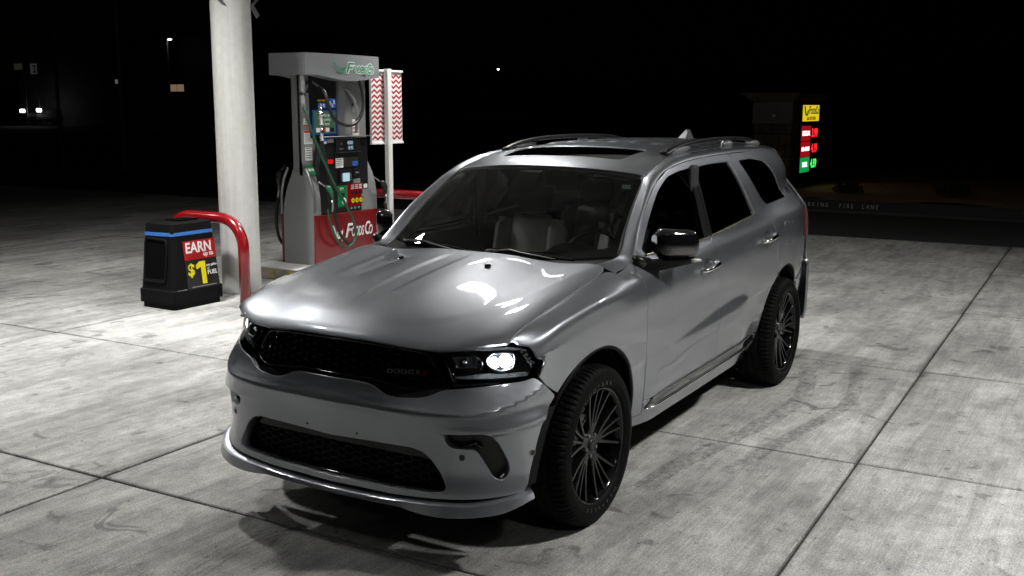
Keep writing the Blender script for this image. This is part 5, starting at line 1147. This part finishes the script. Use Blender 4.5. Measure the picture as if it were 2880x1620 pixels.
# ---- mirrors
def mirror(mir):
    A = Vector((-.685, .925, 0)); B = Vector((-.885, 1.083, 0)); ax = (B-A).normalized(); bk = Vector((ax.y, -ax.x, 0)); bk = bk if bk.x < 0 else -bk     # backwards
    L = (B-A).length; V = []; F = []; secs = []
    nU, nV = 11, 20
    for i in range(nU):
        u = i/(nU-1); hgt = .5*(.168-.014*u)*(1-.45*(abs(2*u-1))**9); dp = .055*(1-.75*abs(2*u-1)**5); zc = 1.292-.012*u
        for k in range(nV):
            a = 2*math.pi*k/nV; c, s_ = math.cos(a), math.sin(a)
            ez = math.copysign(abs(s_)**.42, s_); ec = math.copysign(abs(c)**.8, c)
            dd = -dp*ec if c > 0 else -.045*ec        # c>0 : forward bulge
            V.append(A+ax*(L*u)+bk*(dd+.04)+Vector((0, 0, zc+hgt*ez)))
    for i in range(nU-1):
        for k in range(nV): F.append((i*nV+k, i*nV+(k+1) % nV, (i+1)*nV+(k+1) % nV, (i+1)*nV+k))
    F += [tuple(range(nV)), tuple((nU-1)*nV+k for k in range(nV-1, -1, -1))]
    V = [mp(v, mir) for v in V]
    if mir: F = [f[::-1] for f in F]
    mo = mk('side_mirror', V, F, 'gloss_black', car, angle=60)
    # foot, lower shell, repeater, glass
    sec = [((-.575, .850), 1.150, 1.205, .030), ((-.625, .885), 1.148, 1.206, .055), ((-.70, .945), 1.158, 1.206, .075), ((-.79, 1.012), 1.174, 1.206, .075), ((-.865, 1.070), 1.190, 1.206, .05)]
    V = []
    for (x_, y_), z0_, z1_, d_ in sec:
        c_ = Vector((x_, y_, 0))
        for dd, z_ in ((-.55, z0_+.012), (-.3, z0_), (.6, z0_), (.9, z0_+.015), (.9, z1_), (-.75, z1_)): V.append(mp(c_+bk*(dd*d_+.02)+Vector((0, 0, z_)), mir))
    F = [(i*6+k, i*6+(k+1) % 6, i*6+6+(k+1) % 6, i*6+6+k) for i in range(4) for k in range(6)]+[(5, 4, 3, 2, 1, 0), tuple(24+k for k in range(6))]
    if mir: F = [f[::-1] for f in F]
    mk('mirror_foot', V, F, 'trim_black', mo, angle=40)
    ft = MB().tube([mp(p, mir) for p in ((-.555, .846, 1.235), (-.60, .862, 1.205), (-.68, .872, 1.205))], [.02, .034, .02], 8, flat=.9); ft.build('mirror_sail', 'satin_black', mo, True)
    tp = [A+ax*(L*u)+bk*(.04-.052)+Vector((0, 0, 1.199+.002*u)) for u in (.72, .80, .89, .96)]
    MB().tube([mp(p, mir) for p in tp], [.010, .013, .013, .009], 8, flat=.8).build('turn_signal', 'clear_plastic', mo, True)
    q = A+ax*(L*.52)+bk*(.04+.0455)+Vector((0, 0, 1.288)); q = Vector(mp(q, mir)); a2 = Vector(mp(ax, mir)); b2 = Vector(mp(bk, mir))
    MB().box(q, (L*.80, .125, .004), Matrix((a2, Vector((0, 0, 1)), b2)).transposed(), .0015).build('mirror_glass', 'chrome', mo)
both(mirror)
# ---- wheels
def wheel(cx, cy_, out):
    sy = 1 if out > 0 else -1; C = Vector((cx, cy_, .394)); Y = Vector((0, sy, 0)); seg = 150
    # rim barrel (the part itself), then tyre, spokes, cap, brake as pieces of it
    prof = [(.2835, .112), (.2860, .119), (.2820, .1225), (.2740, .119), (.2680, .108), (.2580, .085), (.2540, .03), (.2540, -.06), (.265, -.11), (.280, -.118)]
    rim = MB().lathe(prof, C, Y, 60).build('wheel', 'rim_black', car, True)
    tp = [(.280, .110), (.287, .124), (.300, .133), (.318, .1385), (.322, .1405), (.327, .1400), (.345, .138), (.360, .133), (.374, .125), (.3835, .114), (.3890, .098), (.3915, .078), (.3930, .060), (.3930, .050), (.3935, .034), (.3940, .012), (.3940, .0)]
    full = tp+[(r, -h) for r, h in tp[-2::-1]]; n = len(full); V = []; F = []
    u = Vector((1, 0, 0)); v = Vector((0, 0, 1))
    for k in range(seg*2):
        a = 2*math.pi*k/(seg*2); d = u*math.cos(a)+v*math.sin(a)
        for i, (r, h) in enumerate(full):
            ah = abs(h)
            if r > .372:
                kk = k+(2 if h > 0 else 0)
                if .074 < ah < .128 and kk % 4 == 0: r -= .0085
                if .030 < ah < .062 and (k+int(ah*100)) % 6 == 0: r -= .005
                if .047 < ah < .053 or .0 <= ah < .006: r -= .009
            V.append(C+d*r+Y*h)
    for k in range(seg*2):
        j = (k+1) % (seg*2)
        for i in range(n-1): F.append((k*n+i, j*n+i, j*n+i+1, k*n+i+1))
    ty = mk('tyre', V, F, 'rubber', rim, angle=32)
    sp = MB()
    def arm(a0, r0, a1, r1, w0, w1, h0, h1, th):
        p = []; q = []
        e0 = u*math.cos(a0)+v*math.sin(a0); e1 = u*math.cos(a1)+v*math.sin(a1); P0 = e0*r0; P1 = e1*r1; t = (P1-P0).normalized(); s_ = Y.cross(t)
        K = 6; Vv = []; Ff = []
        for i in range(K):
            f = i/(K-1); c = P0.lerp(P1, f); w = w0+(w1-w0)*f; h = h0+(h1-h0)*(f**1.6)
            for dx, dy in ((-.5, -th), (-.5, -.007), (-.32, 0), (.32, 0), (.5, -.007), (.5, -th)): Vv.append(C+c+s_*(w*dx)+Y*(h+dy))
        for i in range(K-1):
            for k in range(6): Ff.append((i*6+k, i*6+(k+1) % 6, i*6+6+(k+1) % 6, i*6+6+k))
        Ff += [tuple(range(5, -1, -1)), tuple((K-1)*6+k for k in range(6))]
        sp.add(Vv, Ff)
    for k in range(5):
        b = math.radians(90+72*k+8)
        arm(b, .02, b, .105, .080, .052, .082, .088, .04)
        for s_ in (-1, 1):
            arm(b+s_*.10, .085, b+s_*.105, .277, .020, .014, .086, .112, .032)
            arm(b+s_*.20, .075, b+s_*.40, .277, .024, .016, .084, .112, .032)
    sp.lathe([(.001, .084), (.045, .084), (.062, .080), (.070, .070), (.070, .03)], C, Y, 30)
    so = sp.build('spokes', 'rim_black', rim, angle=30)
    MB().lathe([(.0005, .094), (.022, .094), (.029, .091), (.031, .083)], C, Y, 28).build('centre_cap', 'satin_black', rim, True)
    for k in range(5):
        a = math.radians(90+72*k+44); P = C+(u*math.cos(a)+v*math.sin(a))*.055; MB().lathe([(.0005, .088), (.008, .088), (.0095, .085), (.0095, .07)], P, Y, 6).build('lug_nut', 'steel', rim)
    MB().lathe([(.06, .035), (.175, .035), (.176, .030), (.176, .012), (.06, .010)], C, Y, 48).build('brake_disc', 'steel', rim, angle=40)
    ca = MB()
    for k in range(7):
        a = math.radians(20+9*k) if cx > -1 else math.radians(140+9*k); ca.box(C+(u*math.cos(a)+v*math.sin(a))*.155+Y*.03, (.07, .09, .05), None, .012)
    ca.build('brake_caliper', 'lamp_dark', rim)
    if sy > 0:      # raised lettering on the visible sidewalls
        for word, a_mid, sgn_ in (('GOODYEAR', 78, 1), ('WRANGLER', 268, 1)):
            for i, ch in enumerate(word):
                a = math.radians(a_mid+(i-3.5)*8.2); d = u*math.cos(a)+v*math.sin(a); P = C+d*.3085+Y*.1372; rgt = v*math.cos(a)-u*math.sin(a)
                # the viewer looks along -Y: right hand is -x for the left side of the car
                text('sidewall_letter', ch, .032, 'letter_rubber', ty, P, rgt, d, .0014, .0012, 0, 1.15)
    return rim
for cx in (0, -3.042):
    wheel(cx, .806, 1); wheel(cx, -.806, -1)
# wheel houses
for cx, R in ((0, .475), (-3.042, .486)):
    for s in (-1, 1):
        V = []; F = []
        for i in range(33):
            a = math.radians(-8+196*i/32)
            for yv, rr in ((.50, R), (.80, R), (.865, R+.002)): V.append((cx+rr*math.cos(a), s*yv, .394+rr*math.sin(a)))
        for i in range(32):
            for k in range(2): F.append((i*3+k, i*3+3+k, i*3+4+k, i*3+1+k))
        o = len(V); V.append((cx, s*.50, .394)); F += [(o, i*3, i*3+3) for i in range(32)]
        lw = mk('wheel_house', V, F, 'dark_liner', car, True)
    # black lip along the arch edge
        pts = arc(cx, R+.006, 172, 8, 40) if cx < -1 else arc(cx, R+.006, 172, 38, 36)
        P = offs(side, -.014, RSIDE)(np.array([p[0] for p in pts]), side_t(np.array([p[0] for p in pts]), np.array([p[1] for p in pts])))
        MB().tube([mp(p, s < 0) for p in P], .011, 6).build('arch_lip', 'trim_black', lw, True)
# flap in front of the front wheel, at the bumper edge
for s in (-1, 1):
    pts = [(a+.004, b) for a, b in N_SEAM[3:]]
    P = [offs(nose, -.004, RN)(np.array([a*s]), np.array([b]))[0] for a, b in pts]; V = []
    for p in P: V += [tuple(p), (p[0]-.055, p[1]+.006*s, p[2]-.004), (p[0]-.060, p[1]-.06*s, p[2]-.004)]
    mk('arch_flap', V, [(i*3+k, i*3+k+1, i*3+4+k, i*3+3+k) for i in range(4) for k in (0, 1)], 'trim_black', car, True)
# ---- rear end
xr = pch([.28, .34, .5, .72, .80, 1.0, 1.2, 1.32, 1.5, 1.66, 1.72], [-4.10, -4.17, -4.205, -4.21, -4.165, -4.155, -4.13, -4.07, -3.95, -3.83, -3.78])
def rear(y, z):
    y = np.asarray(y, float); z = np.asarray(z, float); wd = .80-.28*sst(1.2, 1.7, z); return np.stack([xr(z)+.10*(np.abs(y)/wd)**3.2, y, z], -1)
wz = pch([.3, .8, 1.0, 1.2, 1.35, 1.5, 1.66, 1.72], [.79, .79, .79, .78, .70, .61, .535, .50])
RR = (-1, 0, .1)
zz = np.linspace(.80, 1.68, 18); tg = [(float(wz(z)), z) for z in zz]
tg_poly = tg+[(-a, b) for a, b in tg[::-1]]
rg = soft([(.60, 1.27), (.47, 1.60), (-.47, 1.60), (-.60, 1.27)], .05)
tl = panel('tailgate', rear, tg_poly, 'paint', car, [rg], ref=RR, step=.04, depth=.02)
panel('rear_window', offs(rear, -.006, RR), hx(rg, .01), 'privacy_glass', tl, ref=RR, step=.08, gap=0, edges=False)
panel('light_bar', offs(rear, .006, RR), soft([(.76, 1.16), (.76, 1.03), (-.76, 1.03), (-.76, 1.16)], .03), 'red_lens', tl, ref=RR, step=.05)
panel('rear_bumper', rear, [(.80, .79), (.80, .30), (-.80, .30), (-.80, .79)], 'paint', car, ref=RR, step=.05, depth=.03)
V = []
for y in np.linspace(-.52, .52, 15):
    z = roof(np.array([-3.74]), np.array([y*.95]))[0, 2]; b = .05*(abs(y)/.52)**3
    V += [(-3.74, y, z-.002), (-3.90+b, y*1.02, z-.018), (-3.955+b, y*1.02, z-.036), (-3.93+b, y*1.02, z-.052), (-3.78, y, z-.045)]
mk('roof_spoiler', V, [(i*5+k, i*5+k+1, i*5+6+k, i*5+5+k) for i in range(14) for k in range(4)], 'paint', car, angle=40)
# ---- underbody and cabin
m = MB().box((-1.55, 0, .30), (3.9, 1.50, .10)).box((-1.5, 0, .40), (2.0, 1.62, .12)).box((-3.85, 0, .38), (.6, 1.4, .18)).box((.40, 0, .31), (.5, 1.0, .04))
m.build('underbody', 'dark_liner', car)
MB().tube([(0, -.7, .36), (0, .7, .36)], .045, 8).tube([(-3.042, -.7, .38), (-3.042, .7, .38)], .06, 8).build('axle', 'dark_liner', car)
cab = MB().box((-2.0, 0, .50), (3.0, 1.5, .08)).box((-3.6, 0, .95), (.08, 1.5, .9)).box((-.50, 0, .80), (.06, 1.5, .70))
for s in (-1, 1): cab.box((-1.9, s*.80, .82), (2.6, .05, .78))
cabin = cab.build('cabin', 'cabin', car)
# headliner
V = [tuple(roof(np.array([x]), np.array([y]))[0]-np.array([0, 0, .045])) for x in np.linspace(-1.16, -3.6, 10) for y in np.linspace(-.58, .58, 9)]
mk('headliner', V, [(i*9+k, i*9+k+1, i*9+10+k, i*9+9+k) for i in range(9) for k in range(8)], 'headliner', cabin, True)
# inner pillars
for s in (-1, 1):
    P = [screen(np.array([.985*s]), np.array([v]))[0]+np.array([-.03, -.005*s, -.03]) for v in (0, .25, .5, .75, 1)]
    MB().tube(P, .035, 8).build('inner_pillar', 'headliner', cabin, True)
    MB().box((-1.58, s*.755, 1.40), (.10, .04, .52), None, .015).build('inner_pillar', 'cabin', cabin)
# dashboard with hooded cluster
V = []; F = []
yv = np.linspace(-.72, .72, 49)
for y in yv:
    hum = .085*math.exp(-((y-.36)/.175)**4); xs_ = (-.50, -.62, -.72, -.80, -.86, -.90, -.91, -.90); 
    z0 = 1.150-.03*(y/.72)**2
    zs_ = (z0, z0+.005+hum*.15, z0+.010+hum*.6, z0+.012+hum, z0+.008+hum*1.05, z0-.005+hum*.95, z0-.06+hum*.6, z0-.40)
    V += [(a, y, b) for a, b in zip(xs_, zs_)]
F = [(i*8+k, i*8+8+k, i*8+9+k, i*8+k+1) for i in range(48) for k in range(7)]
mk('dashboard', V, F, 'cabin', cabin, True)
ax = Vector((.90, 0, .42)).normalized(); c0 = Vector((-1.03, .36, 1.115)); e1 = Vector((0, 1, 0)); e2 = ax.cross(e1)
stw = MB().tube([c0+e1*.19*math.cos(a)+e2*.19*math.sin(a) for a in np.linspace(0, 2*math.pi, 37)[:-1]], .0155, 8, closed=True)
stw.tube([c0-e1*.18, c0+ax*.02, c0+e1*.18], .018, 6).tube([c0, c0+e2*.18], .018, 6); stw.box(c0+ax*.015, (.05, .13, .10), None, .02)
stw.build('steering_wheel', 'seat_dark', cabin, angle=50)
def seat(x, y, big=True):
    m = MB(); tilt = Matrix.Rotation(math.radians(-14), 3, 'Y')
    w = .50
    m.box((x+.22, y, .70), (.52, w, .16), None, .06)
    m.box((x-.03, y, 1.00), (.13, w*.62, .62), tilt, .05)
    for s in (-1, 1): m.box((x-.015, y+s*w*.40, .99), (.17, .11, .58), tilt, .05)
    o = m.build('seat', 'seat_leather', cabin, angle=50)
    h = MB().box((x-.115, y, 1.40), (.10, .27, .18), tilt, .045)
    for s in (-1, 1): h.tube([(x-.09, y+s*.06, 1.26), (x-.11, y+s*.06, 1.36)], .008, 6)
    h.build('headrest', 'seat_dark', o, angle=50)
for y in (.37, -.37): seat(-1.52, y)
for y in (.37, -.37): seat(-2.45, y)
MB().box((-1.30, 0, .80), (.62, .20, .30), None, .03).build('centre_console', 'cabin', cabin)
mv = MB().box((-1.02, .0, 1.515), (.03, .24, .065), Matrix.Rotation(math.radians(8), 3, 'Z'), .012); mv.tube([(-1.0, 0, 1.53), (-.97, 0, 1.60)], .01, 6); mv.build('rear_view_mirror', 'seat_dark', cabin)
MB().box((-1.035, .0, 1.515), (.004, .215, .05), Matrix.Rotation(math.radians(8), 3, 'Z')).build('rear_view_glass', 'chrome', cabin)
